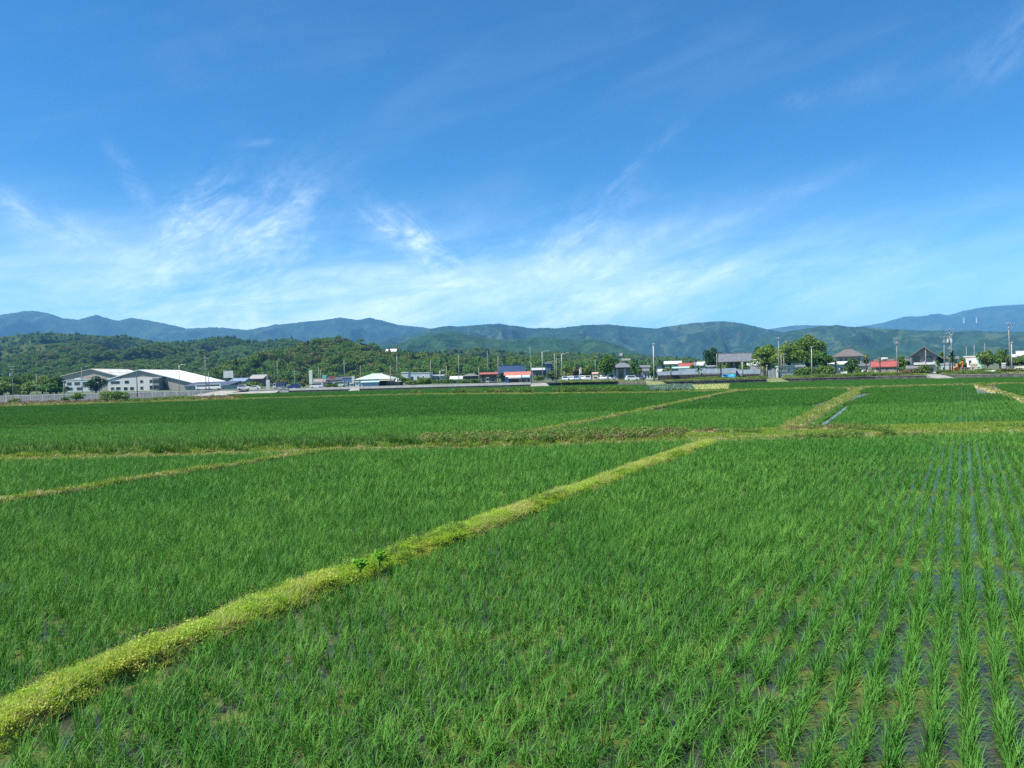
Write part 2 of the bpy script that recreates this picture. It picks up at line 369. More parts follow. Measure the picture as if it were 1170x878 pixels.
far_src = source('verge_tuft', [tuft(60, .45, (.12, .34), (5, 55), (0, 70), .035, m, 2) for m in (verge_g, verge_g, verge_l, dryfar_m, weed_m, tall_m)]
    + [tuft(70, .35, (.4, .85), (2, 30), (10, 80), .03, tall_m, 3)] + [leaf_cloud(rg, [((0, 0, .22), (.4, .4, .3)), ((.3, .1, .2), (.3, .3, .25))], 160, .05)+(weed_m,)] + [leaf_cloud(rg, [((0, 0, .15), (.4, .35, .22))], 120, .05)+(brown_m,)])
# variant ids in far_src: 0 bund 1 bund 2 lime 3 dry 4 weed 5 short tall-colour 6 tall grass 7 broad weed 8 brown weed

P_, N_ = bund('levee', A, .62, .19, soil_m, .10, .3, 21)
rng = rs(5)
n = 9500; d = np.r_[0, np.cumsum(np.linalg.norm(np.diff(A, axis=0), axis=1))]
P, a, s = along(A, n, .73, rng, 21)
z = .195*np.clip(1.15-np.abs(a)**3*9, .15, 1)
patch = fbm(s*.55, a*1.5, 3, 31); dry = fbm(s*.8, a*2.5, 3, 41)
vi = np.where(patch > .58, rng.choice([4, 5, 4, 9], n), np.where(dry > .60, rng.choice([7, 8, 6, 1, 0, 2], n), rng.choice([0, 1, 2, 3, 8, 5, 4], n)))
scatter('levee_grass', 'short yellow green grass covering the diagonal levee', np.column_stack([P, z-.01]), near_src, NEARV, rng, (.40+.55*rng.rand(n))*(.45+1.3*fbm(s*1.3, a*3, 3, 77)), vi=vi, tilt=.3)
# transverse bank B
def bankB():
    nx, ny = 420, 14; X = np.linspace(-60, 62, nx); tt = np.linspace(0, 1, ny); V = []
    for j, t in enumerate(tt):
        Y = B0(X)*(1-t)+B1(X)*t; e = min(1, min(t, 1-t)*6); z = -.06+e*(.26+.12*(fbm(X*.5, np.full(nx, t*6), 3, 8)-.5))+.0*X
        V.append(np.column_stack([X, Y, z]))
    V = np.stack(V, 0); i = (np.arange(ny-1)[:, None]*nx+np.arange(nx-1)[None]); Q = np.stack([i, i+1, i+1+nx, i+nx], 2).reshape(-1, 4)
    tag(mesh_quads('bank', V.reshape(-1, 3), Q, mat('bank soil', (.07, .11, .025), (.14, .15, .05), scale=3, rough=.95)), kind='structure')
    rng = rs(6); n = 15000; X = rng.rand(n)*116-56; t = rng.rand(n); Y = B0(X)*(1-t)+B1(X)*t
    px = 585+879*X/Y; e = np.minimum(1, np.minimum(t, 1-t)*6); g = fbm(X*.4, Y*.8, 3, 15); vi = rng.choice([0, 1, 2], n); sc = .5+.5*rng.rand(n)
    left = (px < 480); mid = (px >= 480) & (px < 780); right = px >= 780
    L1 = left & (t > .16) & (g > .25); vi[L1] = rng.choice([6, 5, 5, 4, 0, 2], L1.sum()); sc[L1] *= .85
    L2 = left & (t < .16); vi[L2] = rng.choice([3, 3, 0, 2], L2.sum()); sc[L2] *= .6
    M1 = mid & (t > .16) & (g > .3); vi[M1] = rng.choice([7, 4, 2, 0, 1, 7, 7, 8], M1.sum()); sc[M1] *= .85
    M2 = mid & (t < .12); vi[M2] = rng.choice([3, 0, 1], M2.sum()); sc[M2] *= .6
    R1 = right & (t > .15); vi[R1] = rng.choice([0, 1, 2, 2, 2], R1.sum()); sc[R1] *= .55
    R2 = right & (t < .22); vi[R2] = rng.choice([3, 2, 2, 0], R2.sum()); sc[R2] *= .6
    BR = (px > 730) & (px < 985) & (t > .55) & (g > .52); vi[BR] = rng.choice([8, 3, 3], BR.sum())
    R3 = right & (g > .66); vi[R3] = rng.choice([7, 7, 4], R3.sum()); sc[R3] *= 1.0
    keep = np.abs(X-xl(A, Y)) > -1
    scatter('bank_grass', 'wide strip of weeds and dry grass crossing behind the front paddies', np.column_stack([X, Y, -.05+e*.26])[keep], far_src, 9, rng, sc[keep], vi=vi[keep], tilt=.15)
bankB()
def small_bund(name, L, w, h, dens, ids, label, seed, sc=(.4, .7), m=soil_m, near=False):
    bund(name, L, w, h, m, .05, 1.0, seed); rng = rs(seed); ln = np.linalg.norm(np.diff(L, axis=0), axis=1).sum(); n = int(ln*w*dens)
    P, a, s = along(L, n, w*1.02, rng, seed); z = h*np.clip(1.1-np.abs(a)**3*8, .15, 1)
    scatter(name+'_grass', label, np.column_stack([P, z]), near_src if near else far_src, 9, rng, sc[0]+(sc[1]-sc[0])*rng.rand(n), vi=rng.choice(ids, n), tilt=.2)
small_bund('bund', C, .36, .2, 40, [0, 1, 2, 2, 3, 0], 'thin grassy bund running into the left paddies', 51)
small_bund('bund', D, .62, .24, 14, [0, 1, 3, 2], 'pale grassy bund across the middle paddies', 52)
small_bund('farm_path', E+np.array([-.2, 0]), 1.25, .26, 11, [0, 1, 2, 3, 1], 'grassy farm path leading to the village', 53)
small_bund('dirt_path', FP, 1.1, .2, 5, [3, 3, 0, 4], 'sparse dry grass on the dirt path at the right', 54, m=dirt_m)
small_bund('bund', LG, .5, .12, 8, [2, 0, 0, 5], 'low bund put in for a glinting water line in the left paddies', 55, (.3, .5))  # bund added in place of a glinting strip of water
small_bund('bund', TB, .8, .28, 10, [0, 2, 3, 1, 1, 2], 'far bund of dry grass before the last paddies', 56, (.6, 1.0))
# canal with water beside the farm path
def canal():
    L = E+np.array([1.2, -.4]); L = L[:3]*1.0; q = .17
    sheet('canal_water', [tuple(p+np.array([-q, 0])) for p in L]+[tuple(p+np.array([q, 0])) for p in L[::-1]], .02, mat('canal', (.16, .17, .14), (.10, .11, .09), rough=.22, spec=.4))
canal()
# paths cross the bank: flattened dry ground where levee and bank meet
# ------------------------------------------------------------------ rice
def rice_sources():
    r = rs(23); near = []; mid = []; far = []
    for k in range(9):
        v, q = blades(r, 42, .068, (.17, .43), (2, 44), (10, 160), .0095, 6); near.append((v, q, rice_m))
    for k in range(8):
        v, q = blades(r, 24, .06, (.19, .42), (2, 44), (10, 145), .0140, 4); mid.append((v, q, rice_m))
    for k in range(8):
        L = []
        for i in range(9):
            for j in range(13):
                v, q = blades(r, 8, .05, (.20, .42), (2, 34), (0, 100), .034, 2)
                L.append((v+np.array([(i-4)*.3+r.randn()*.02, (j-6)*.2+r.randn()*.03, 0]), q))
        v, q = merge(L); far.append((v, q, rice_far_m))
    return source('rice_hill', near), source('rice_hill_mid', mid), source('rice_block', far)
RN, RM, RF = rice_sources()
u = rowdir; w = np.array([u[1], -u[0]])           # along / across the rows
def lattice(Ymin, Ymax, dr, ds, jr, js, seed):
    rng = rs(seed); ext_ = Ymax*1.35+10
    i = np.arange(-int(ext_/dr), int(ext_/dr)); j = np.arange(0, int(Ymax*1.6/ds))
    I, J = np.meshgrid(i, j, indexing='ij')
    off = rs(99).rand(len(i))[:, None]*ds
    P = (I*dr+rng.randn(*I.shape)*jr)[..., None]*w+(J*ds-Ymax*.35+off+rng.randn(*I.shape)*js)[..., None]*u
    P = P.reshape(-1, 2); k = (P[:, 1] >= Ymin) & (P[:, 1] < Ymax) & (np.abs(P[:, 0]) < .74*P[:, 1]+4.0)
    return P[k]
def free(P, pad):
    k = dist(P, A) > .42+pad; k &= dist(P, C) > .22+pad; k &= dist(P, D) > .36+pad; k &= dist(P, E+np.array([-.2, 0])) > .7+pad
    k &= dist(P, E[:3]+np.array([1.2, -.4])) > .25+pad*.2; k &= dist(P, FP) > .65+pad; k &= dist(P, LG) > .30+pad; k &= dist(P, TB) > .45+pad
    k &= ~((P[:, 1] > B0(P[:, 0])-pad) & (P[:, 1] < B1(P[:, 0])+pad)); k &= P[:, 1] < yl(WALL, P[:, 0])-.6-pad
    vp = (P[:, 1] > PLOT[0]) & (P[:, 1] < PLOT[1]) & (585+879*P[:, 0]/P[:, 1] > 738) & (585+879*P[:, 0]/P[:, 1] < 836); k &= ~vp
    k &= ~((P[:, 1] > yl(TB, P[:, 0])) & (585+879*P[:, 0]/P[:, 1] < 262))      # verge before the white fence
    return k
PLOT = (128, 168)
def field(P):
    X, Y = P[:, 0], P[:, 1]; f = np.full(len(P), 7)
    back = Y > yl(TB, X); front = Y < 40.5
    f[front & (X > xl(A, Y))] = 0; f[front & (X <= xl(A, Y)) & (X > xl(C, Y))] = 1; f[front & (X <= xl(C, Y))] = 2
    m = ~front & ~back; xd = xl(D, Y); xe = xl(E, Y); xf = xl(FP, Y)
    f[m & (X <= xd)] = 3; f[m & (X > xd) & (X <= xe)] = 4; f[m & (X > xe) & (X <= xf)] = 5; f[m & (X > xf)] = 6
    return f
FL = ['young rice in rows in the near paddy right of the levee', 'young rice in the paddy left of the levee', 'young rice beyond the thin left bund',
      'rice in the broad left paddy beyond the bank', 'rice in the middle paddy between two pale bunds', 'rice in the right paddy beside the canal',
      'rice right of the dirt path', 'rice in the last paddies before the village']
def rice():
    rng = rs(77); out = {}
    for lod, (P, pad) in enumerate([(lattice(4.6, 21, .30, .155, .016, .034, 1), .17), (lattice(21, 66, .30, .16, .014, .030, 2), .14), (lattice(66, 235, 2.7, 2.6, 0, 0, 3), .45)]):
        g = fbm(P[:, 0]*.35, P[:, 1]*.35, 3, 61); k = free(P, pad)
        if lod < 2:
            gap = fbm(P[:, 0]*.8, P[:, 1]*.8, 3, 71); k &= ~((gap < .22) & (rng.rand(len(P)) < .6)); k &= rng.rand(len(P)) > .02
        P = P[k]; g = g[k]; f = field(P)
        for i in range(8):
            q = f == i
            if q.sum(): out.setdefault(i, []).append((lod, P[q], g[q]))
    for i, parts in out.items():
        for lod, P, g in parts:
            c, nv = ((RN, 9), (RM, 8), (RF, 8))[lod]; n = len(P)
            s = (.78+.42*g)*(.80+.36*rng.rand(n)) if lod < 2 else np.ones(n)
            if i == 0: s = s*np.where(lod < 2, .97, 1)
            zs = .92+.16*rng.rand(n)+(lod == 2)*.0
            rz = None if lod < 2 else np.full(n, -R(30.4))+np.where(rng.rand(n) < .5, np.pi, 0)
            scatter('rice_crop', FL[i], np.column_stack([P, np.zeros(n)]), c, nv, rng, s, rotz=rz, tilt=.06 if lod < 2 else 0, zs=zs)
rice()
# ------------------------------------------------------------------ hills
def hillmat(name, dark, mid, light, s1, s2, bump=.9):
    m = bpy.data.materials.new(name); m.use_nodes = True; t = NT(m.node_tree); b = t.n['Principled BSDF']
    b.inputs['Roughness'].default_value = .95; b.inputs['Specular IOR Level'].default_value = .1
    p = t.pos(); n1 = t.noise(p, s1, 5, .6, .5); n2 = t.noise(p, s2, 4, .6); n3 = t.noise(p, s1*2.7, 4, .55, .8)
    c = t.mix(t.ramp(n2, .35, .65), dark, mid); c = t.mix(t.m('MULTIPLY', t.ramp(n1, .53, .60), .42), c, light)
    c = t.mix(t.m('MULTIPLY', t.ramp(n3, .52, .57), .75), c, tuple(x*.75 for x in dark)); n4 = t.noise(p, s1*6, 3, .5, .6); c = t.mix(t.m('MULTIPLY', t.ramp(n4, .60, .66), .28), c, light)
    t.put(b.inputs['Base Color'], c)
    bn = t.new('ShaderNodeBump'); bn.inputs['Strength'].default_value = bump; bn.inputs['Distance'].default_value = 14
    t.l.new(n2, bn.inputs['Height']); t.l.new(bn.outputs[0], b.inputs['Normal']); return m
def hill(name, prof, Y0, front, back, seed, m, spur=.3, spw=400, fine=4, fw=14, nx=620, ny=80, zb=.4):
    px = np.linspace(prof[0][0], prof[-1][0], nx); py = np.interp(px, [p[0] for p in prof], [p[1] for p in prof])
    py = py+(fbm(px*.25, px*0, 3, seed)-.5)*.9
    Zc = np.array([Zat(x, y, Y0) for x, y in zip(px, py)]); Xc = np.array([Xat(x, Y0, 50) for x in px])
    Zc = np.maximum(Zc, zb)
    t = np.r_[np.linspace(0, 1, ny), 1+np.linspace(.08, 1, 10)]; T, I = np.meshgrid(t, np.arange(nx), indexing='ij')
    X = np.broadcast_to(Xc, T.shape); Y = np.where(T <= 1, Y0-front*(1-T), Y0+back*(T-1))
    rid = 1-np.abs(2*fbm(X/spw+.25*fbm(X/spw*2, Y/spw*2, 2, seed+3), Y/(spw*2.2), 4, seed+1)-1)*1.6
    sh = np.clip(T, 0, 1); sm = sh**.85
    bell = np.clip(sh*(1-sh)*4, 0, 1)*(T <= 1)
    rid2 = 1-np.abs(2*fbm(X/(spw*.36), Y/(spw*.7), 3, seed+11)-1)*1.8
    Z = zb+(Zc-zb)*np.minimum(np.maximum(sm+(spur*1.5*(rid-.92)+spur*.75*(rid2-.85))*bell**.6, -.02), np.where(T < 1, Y/Y0*(.72+.28*np.clip(T, 0, 1)**2), 1.0)); Z = np.where(T > 1, zb+(Zc-zb)*(1-(T-1)*.7), Z)
    Z = Z+(fbm(X/fw, Y/fw, 3, seed+7)-.5)*2*fine*np.clip(sh*4, 0, 1)*np.where(T > .97, .35, 1)
    V = np.stack([X, Y, Z], 2).reshape(-1, 3); n = nx; k = len(t)
    i = np.arange(k-1)[:, None]*n+np.arange(n-1)[None]; Q = np.stack([i, i+1, i+1+n, i+n], 2).reshape(-1, 4)
    o = mesh_quads(name, V, Q, m); tag(o, kind='structure'); return V.reshape(k, n, 3), ny
def forest(label, Vg, ny, n, src, nv, rng, s, seed, clear=.0, spike=1.0, bias=0.0):
    k, nx, _ = Vg.shape; a = rng.rand(n)*(ny-1.01); b = rng.rand(n)*(nx-1.01); ai = a.astype(int); bi = b.astype(int); fa = (a-ai)[:, None]; fb = (b-bi)[:, None]
    P = (Vg[ai, bi]*(1-fb)+Vg[ai, bi+1]*fb)*(1-fa)+(Vg[ai+1, bi]*(1-fb)+Vg[ai+1, bi+1]*fb)*fa
    g = fbm(P[:, 0]/60, P[:, 1]/60, 3, seed); kk = g > clear; kk &= P[:, 2] > 1.2; xb = Xat(446.5, 622, 20); kk &= ~((np.abs(P[:, 0]-xb) < 9) & (P[:, 1] > 604) & (P[:, 1] < 638))
    P = P[kk]; g = g[kk]; n = len(P); g2 = fbm(P[:, 0]/110, P[:, 1]/110, 3, seed+5)+rng.randn(n)*.07+bias
    vi = np.where(g2 < .40, rng.randint(0, 3, n), np.where(g2 < .52, rng.randint(3, 6, n), rng.randint(6, nv, n)))
    vi = np.where(rng.rand(n) < .18, rng.randint(0, nv, n), vi); vi = np.where((vi < 3) & (rng.rand(n) > spike), rng.choice([3, 4, 5, 9], n), vi)
    scatter('forest', label, P-np.array([0, 0, 1.0]), src, nv, rng, s*(.6+.75*rng.rand(n)), vi=vi)
cedar_m = leafmat('cedar', (.018, .058, .022), (.030, .080, .024), .10, .12, None, .02, .7, .15)
oak_m = leafmat('oak', (.055, .135, .020), (.10, .185, .030), .12, .2, None, .02, .7, .15)
bamboo_m = leafmat('bamboo', (.085, .150, .022), (.140, .195, .036), .12, .22, None, .02, .7, .15)
olive_m = leafmat('olive wood', (.100, .115, .038), (.145, .150, .055), .12, .2, None, .02, .7, .15)
def crown_src():
    r = rs(3); L = []
    for i, m in enumerate([cedar_m]*3+[oak_m]*3+[bamboo_m]*2+[olive_m, oak_m]):
        if i < 3: lobes = [((0, 0, 2.5), (2.4, 2.4, 2.6)), ((0, 0, 5.5), (1.7, 1.7, 2.6)), ((0, 0, 8), (.9, .9, 2.2))]
        else: lobes = [((0, 0, 3.4), (3.6, 3.6, 3.2))]+[((r.randn()*1.9, r.randn()*1.9, 3.5+r.rand()*2.6), (2.0+r.rand(), 2.0+r.rand(), 1.7+r.rand()*.6)) for _ in range(5)]
        v, q = leaf_cloud(r, lobes, 260, .62); L.append((v, q, m))
    return source('forest_crown', L)
CROWN = crown_src()
hm_far = hillmat('far hill', (.007, .024, .013), (.017, .044, .018), (.055, .075, .030), .0022, .025)
hm_mid = hillmat('mid hill', (.006, .024, .013), (.017, .044, .017), (.075, .092, .036), .0034, .035)
hm_green = hillmat('green hill', (.008, .029, .013), (.021, .053, .019), (.080, .100, .038), .0048, .035)
hm_near = hillmat('near hill', (.020, .052, .016), (.040, .080, .020), (.095, .115, .036), .010, .12)
hill('far_ridge', [(-300,372),(-150,366),(0,360.5),(20,357),(40,355),(58,358),(75,364),(92,365),(113,360),(122,363),(138,367),(152,363.5),(170,366),(200,372),(214,375.5),(250,374),(283,377),(317,371),(365,366.5),(391,363),(408,366),(424,363),(456,371),(492,375),(540,380),(600,386),(700,392)], 5500, 1900, 1500, 3, hm_far, .42, 800, 13, 50)
VR, nR = hill('far_ridge', [(940,382),(986,373),(1010,369),(1034,362),(1049,362),(1073,358.5),(1084,360.5),(1102,355.4),(1126,351),(1145,349.4),(1169,348),(1250,344),(1400,350)], 7500, 2600, 1500, 5, hm_far, .40, 1000, 14, 60)
hill('far_ridge', [(840,384),(879,376),(905,372.5),(920,371.6),(940,372),(983,377),(1020,384)], 7000, 1500, 1000, 8, hm_far, .30, 900, 8, 50, nx=300)
hill('middle_ridge', [(300,402),(430,390),(492,376),(514,372.5),(531,373),(560,370.5),(572,370),(605,375),(641,375),(665,371.6),(697,371),(740,375),(749,375.5),(793,369),(828,367),(850,370),(876,376),(905,381),(930,388),(950,400),(965,414)], 4000, 1700, 900, 12, hm_mid, .75, 520, 12, 40)
hill('right_ridge', [(800,412),(830,403),(860,391),(895,380.5),(925,375),(953,371.8),(983,373.8),(1000,375.5),(1040,377.5),(1085,379),(1120,378),(1170,381),(1300,384),(1420,388)], 3000, 1500, 700, 15, hm_green, .75, 380, 9, 32)
hill('cone_hill', [(400,402),(435,396),(456,393),(480,385),(497,381),(519,379),(539,383.6),(560,387),(579,389.6),(600,387),(617,385),(634,386),(655,388.7),(672,387),(689,389.6),(706,394.7),(728,404),(745,409),(800,418)], 2000, 700, 400, 19, hillmat('cedar hill', (.012, .042, .018), (.022, .062, .022), (.045, .085, .025), .006, .06), .25, 260, 3, 16)
rng = rs(9)
V1, n1 = hill('left_hill', [(-260,394),(-60,386),(0,385),(40,381),(60,380.5),(100,382.5),(130,384.5),(155,385.5),(180,391),(193,393),(202,392),(235,389.5),(264,385.5),(286,390),(303,391),(334,386.5),(351,391),(400,398),(460,406),(540,414)], 1300, 620, 300, 23, hm_near, .95, 200, 3, 18)
forest('wooded hills behind the warehouses', V1, n1, 22000, CROWN, 10, rng, .58, 33, .34, spike=.3, bias=-.11)
V4, n4 = hill('left_hill', [(-240,408),(-120,399),(-40,398),(0,402),(30,396),(70,391.5),(105,395),(140,402),(165,398),(192,393),(215,396),(240,402),(262,396.5),(285,394.5),(310,400),(340,412),(380,424)], 960, 330, 160, 43, hm_near, .75, 140, 1.5, 16)
forest('lower rounded wooded foothills before the left hills', V4, n4, 7500, CROWN, 10, rng, .60, 45, .36, spike=.25, bias=.03)
V5, n5 = hill('left_hill', [(-260,424),(-150,413),(-60,409),(-10,413),(25,408),(55,404),(85,409),(120,416),(160,413),(205,407),(235,410),(265,414),(300,426)], 760, 220, 140, 47, hm_near, .35, 90, 1.5, 14)
forest('nearest green foothills just behind the warehouses', V5, n5, 4000, CROWN, 10, rng, .6, 49, .25, spike=.2, bias=.15)
V2, n2 = hill('wooded_hill', [(230,432),(262,428),(300,413),(337,400),(351,393.5),(368,390.5),(391,388.5),(411,392),(428,397),(456,405),(480,409.5),(530,411),(600,413),(680,416),(740,421),(800,426)], 640, 220, 200, 27, hm_near, .40, 90, 1, 12)
forest('bright green wooded hill behind the roadside shops', V2, n2, 4200, CROWN, 10, rng, .66, 37, .1, spike=.5)
V3, n3 = hill('wooded_slope', [(400,408),(462,403),(497,402),(531,399),(548,397),(575,401),(620,405),(680,407),(720,410),(760,413),(820,418)], 1050, 380, 250, 29, hm_near, .6, 140, 2, 14)
forest('mixed woodland on the slope below the cone shaped hill', V3, n3, 6000, CROWN, 10, rng, .68, 39, .16)
# ------------------------------------------------------------------ village ground, road, walls
conc_m = mat('concrete', (.42, .41, .38), (.33, .32, .30), scale=.9, rough=.85)
pale_m = mat('pale concrete', (.55, .54, .49), (.46, .45, .41), scale=.7, rough=.85)
conc_d = mat('dark concrete', (.06, .058, .05), (.12, .115, .095), scale=1.2, rough=.9)
asph_m = mat('asphalt', (.075, .078, .085), (.055, .057, .06), scale=.4, rough=.85)
yard_m = mat('village ground', (.085, .10, .045), (.055, .09, .022), scale=.12, rough=.95)
b = MB(); WX = [(float(x), float(y)+.45) for x, y in WALL]
poly = WX+[(420, 150), (420, 900), (-420, 900), (-420, 236), (WX[0][0], 236)]
b.add([(x, y, 1.0) for x, y in poly], [tuple(range(len(poly)))]); tag(b.build('village_ground', yard_m), kind='structure')
# the road along the left half, its slope and barrier
xr0, xr1 = Xat(-120, 232), Xat(632, 214)
tag(MB().box(xr0, WX[0][0], 230, 238, -.2, .98).build('road_embankment', gravel_m), kind='structure')
tag(MB().box(WX[0][0]+.01, xr1, 213.2, 221, 1.004, 1.01).build('road', asph_m), kind='structure')
tag(MB().box(xr0, WX[0][0], 230.6, 237.4, .985, .99).build('road', asph_m), kind='structure')
b = MB(); b.add([(WX[0][0]-9, 206, 0), (WX[0][0]+14, 206, 0), (WX[0][0]+14, 212.2, .9), (WX[0][0]-9, 229.8, .95)], [(0, 1, 2, 3)]); tag(b.build('road_slope', gravel_m), kind='structure')
tag(MB().box(-150, Xat(246, 158), 157.5, 229.9, -.2, .03).build('parking_lot', asph_m), kind='structure')
verge_m = mat('verge soil', (.17, .13, .065), (.13, .14, .045), scale=.5, rough=.95)
def verge():
    X = np.linspace(-120, Xat(262, 150), 120); V = []
    f0 = yl(TB, X)-.2; f1 = np.full_like(X, 157.4)
    for j, t in enumerate(np.linspace(0, 1, 8)):
        Y = f0*(1-t)+f1*t; V.append(np.column_stack([X, Y, -.05+np.minimum(1, t*5)*(.28+.25*fbm(X*.2, Y*.2, 3, 5))]))
    V = np.stack(V); i = np.arange(7)[:, None]*120+np.arange(119)[None]
    tag(mesh_quads('verge', V.reshape(-1, 3), np.stack([i, i+1, i+121, i+120], 2).reshape(-1, 4), verge_m), kind='structure')
    r = rs(4); n = 2600; x = r.rand(n)*(X[-1]+100)-100; t = r.rand(n)**.8; y = yl(TB, x)*(1-t)+157*t; g = fbm(x*.12, y*.12, 3, 6)
    vi = np.where(g > .55, r.choice([4, 7, 0], n), r.choice([3, 3, 0, 8, 4], n))
    scatter('verge_grass', 'dry weedy grass on the verge before the white fence', np.column_stack([x, y, np.full(n, .3)]), far_src, 9, r, .7+.9*r.rand(n), vi=vi)
verge()
def poly_wall(name, label, pts, z0, z1, th, m, cap=None, cat='wall', ch=.07):
    b = MB()
    for (xa, ya), (xb, yb) in zip(pts[:-1], pts[1:]):
        b.add([(xa, ya, z0), (xb, yb, z0), (xb, yb+th, z0), (xa, ya+th, z0), (xa, ya, z1), (xb, yb, z1), (xb, yb+th, z1), (xa, ya+th, z1)], [(0,3,2,1),(4,5,6,7),(0,1,5,4),(1,2,6,5),(2,3,7,6),(3,0,4,7)])
    r = empty(name, (0, 0, 0), label, cat); b.build('wall_face', m, r)
    if cap:
        c = MB()
        for (xa, ya), (xb, yb) in zip(pts[:-1], pts[1:]):
            c.add([(xa, ya-.08, z1), (xb, yb-.08, z1), (xb, yb+th+.05, z1), (xa, ya+th+.05, z1), (xa, ya-.08, z1+ch), (xb, yb-.08, z1+ch), (xb, yb+th+.05, z1+ch), (xa, ya+th+.05, z1+ch)], [(0,3,2,1),(4,5,6,7),(0,1,5,4),(1,2,6,5),(2,3,7,6),(3,0,4,7)])
        c.build('coping', cap, r)
    return r
def wpt(px): x = Xat(px, np.interp(px, [p[0] for p in WALLPX], [p[1] for p in WALLPX]), .5); return (float(x), float(yl(WALL, np.array([x]))[0]))
poly_wall('retaining_wall', 'pale concrete abutment wall under the road by the tarp truck', [wpt(285), wpt(331)], -.3, 1.15, .4, conc_m, pale_m, ch=.15)
poly_wall('retaining_wall', 'long dark retaining wall carrying the road past the shops', [wpt(332), wpt(460), wpt(606)], -.3, .70, .4, conc_d, pale_m, ch=.62)  # shadow below the road edge is put into the dark wall colour
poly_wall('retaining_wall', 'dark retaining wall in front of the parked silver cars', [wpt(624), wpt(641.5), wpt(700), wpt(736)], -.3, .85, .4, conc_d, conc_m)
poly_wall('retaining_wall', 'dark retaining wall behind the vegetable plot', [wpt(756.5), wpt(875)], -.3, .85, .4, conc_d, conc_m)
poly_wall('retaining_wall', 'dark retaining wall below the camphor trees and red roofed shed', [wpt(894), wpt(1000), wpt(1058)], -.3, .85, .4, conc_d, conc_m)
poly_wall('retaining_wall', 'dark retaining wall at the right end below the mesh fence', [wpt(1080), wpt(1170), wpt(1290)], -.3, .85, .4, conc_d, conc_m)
ramp_m = mat('ramp concrete', (.26, .25, .22), (.2, .195, .175), scale=.8, rough=.9)
def ramp(pa, pb, name='ramp', m=ramp_m, out=7):
    a, c = wpt(pa), wpt(pb); b = MB(); b.add([(a[0]-.6, a[1]-out, .1), (c[0]+.8, c[1]-out, .1), (c[0], c[1]+.5, 1.02), (a[0], a[1]+.5, 1.02), (a[0]-.6, a[1]-out, -.3), (c[0]+.8, c[1]-out, -.3), (c[0], c[1]+.5, -.3), (a[0], a[1]+.5, -.3)], [(0,1,2,3),(4,5,1,0),(5,6,2,1),(7,4,0,3)]); tag(b.build(name, m), kind='structure')
ramp(607, 623, out=5); ramp(1059.5, 1076, out=5); ramp(737, 756, 'ramp', mat('earth ramp', (.10, .14, .035), (.2, .18, .08), scale=1)); ramp(876, 893, 'ramp', MATS['earth ramp'], 4); ramp(404, 412, out=3)
b = MB(); p0, p1 = wpt(1062), wpt(1076); b.add([(p0[0], p0[1]+.6, 1.012), (p1[0], p1[1]+.6, 1.012), (p1[0]+9, p1[1]+40, 1.012), (p0[0]+9, p0[1]+40, 1.012)], [(0, 1, 2, 3)]); tag(b.build('lane', gravel_m), kind='structure')
b = MB(); p0, p1 = wpt(733), wpt(747); b.add([(p0[0], p0[1]+1, 1.012), (p1[0], p1[1]+1, 1.012), (p1[0]+2, p1[1]+38, 1.012), (p0[0]+1, p0[1]+38, 1.012)], [(0, 1, 2, 3)]); tag(b.build('lane', gravel_m), kind='structure')
# parked area left of the lane
b = MB(); p0, p1 = wpt(645), wpt(732); b.add([(p0[0], p0[1]+3, 1.008), (p1[0], p1[1]+6, 1.008), (p1[0], 250, 1.008), (p0[0], 250, 1.008)], [(0, 1, 2, 3)]); tag(b.build('parking_lot', asph_m), kind='structure')
# rough grass along the top of the walls
def wall_grass():
    r = rs(14); n = 6500; px = r.choice([0, 1, 2, 3, 4], n, p=[.12, .2, .28, .28, .12]); lo = np.array([640, 757, 757, 895, 1080])[px]; hi = np.array([735, 875, 875, 1056, 1185])[px]
    c = lo+(hi-lo)*r.rand(n); Y = np.interp(c, [p[0] for p in WALLPX], [p[1] for p in WALLPX])+.45+r.rand(n)**2*9
    P = np.array([(Xat(a, y, 1), y, 1.0) for a, y in zip(c, Y)]); g = fbm(P[:, 0]*.15, P[:, 1]*.15, 2, 8)
    scatter('wall_grass', 'rough grass growing along the top of the retaining walls', P, far_src, 9, r, .7+.9*r.rand(n), vi=np.where(g > .5, r.choice([0, 1, 4, 7], n), r.choice([3, 0, 2, 4], n)))
    n = 900; c = 330+r.rand(n)*290; Y = 211.2+r.rand(n)*.6; k = (fbm(c*.03, c*0, 2, 9) > .42); c = c[k]; Y = Y[k]; n = len(c)
    P = np.array([(Xat(a, y, .2), y, .0) for a, y in zip(c, Y)])
    scatter('wall_grass', 'dry grass at the foot of the road wall', P, far_src, 9, r, .7+.8*r.rand(n), vi=r.choice([3, 3, 8, 0], n))
wall_grass()
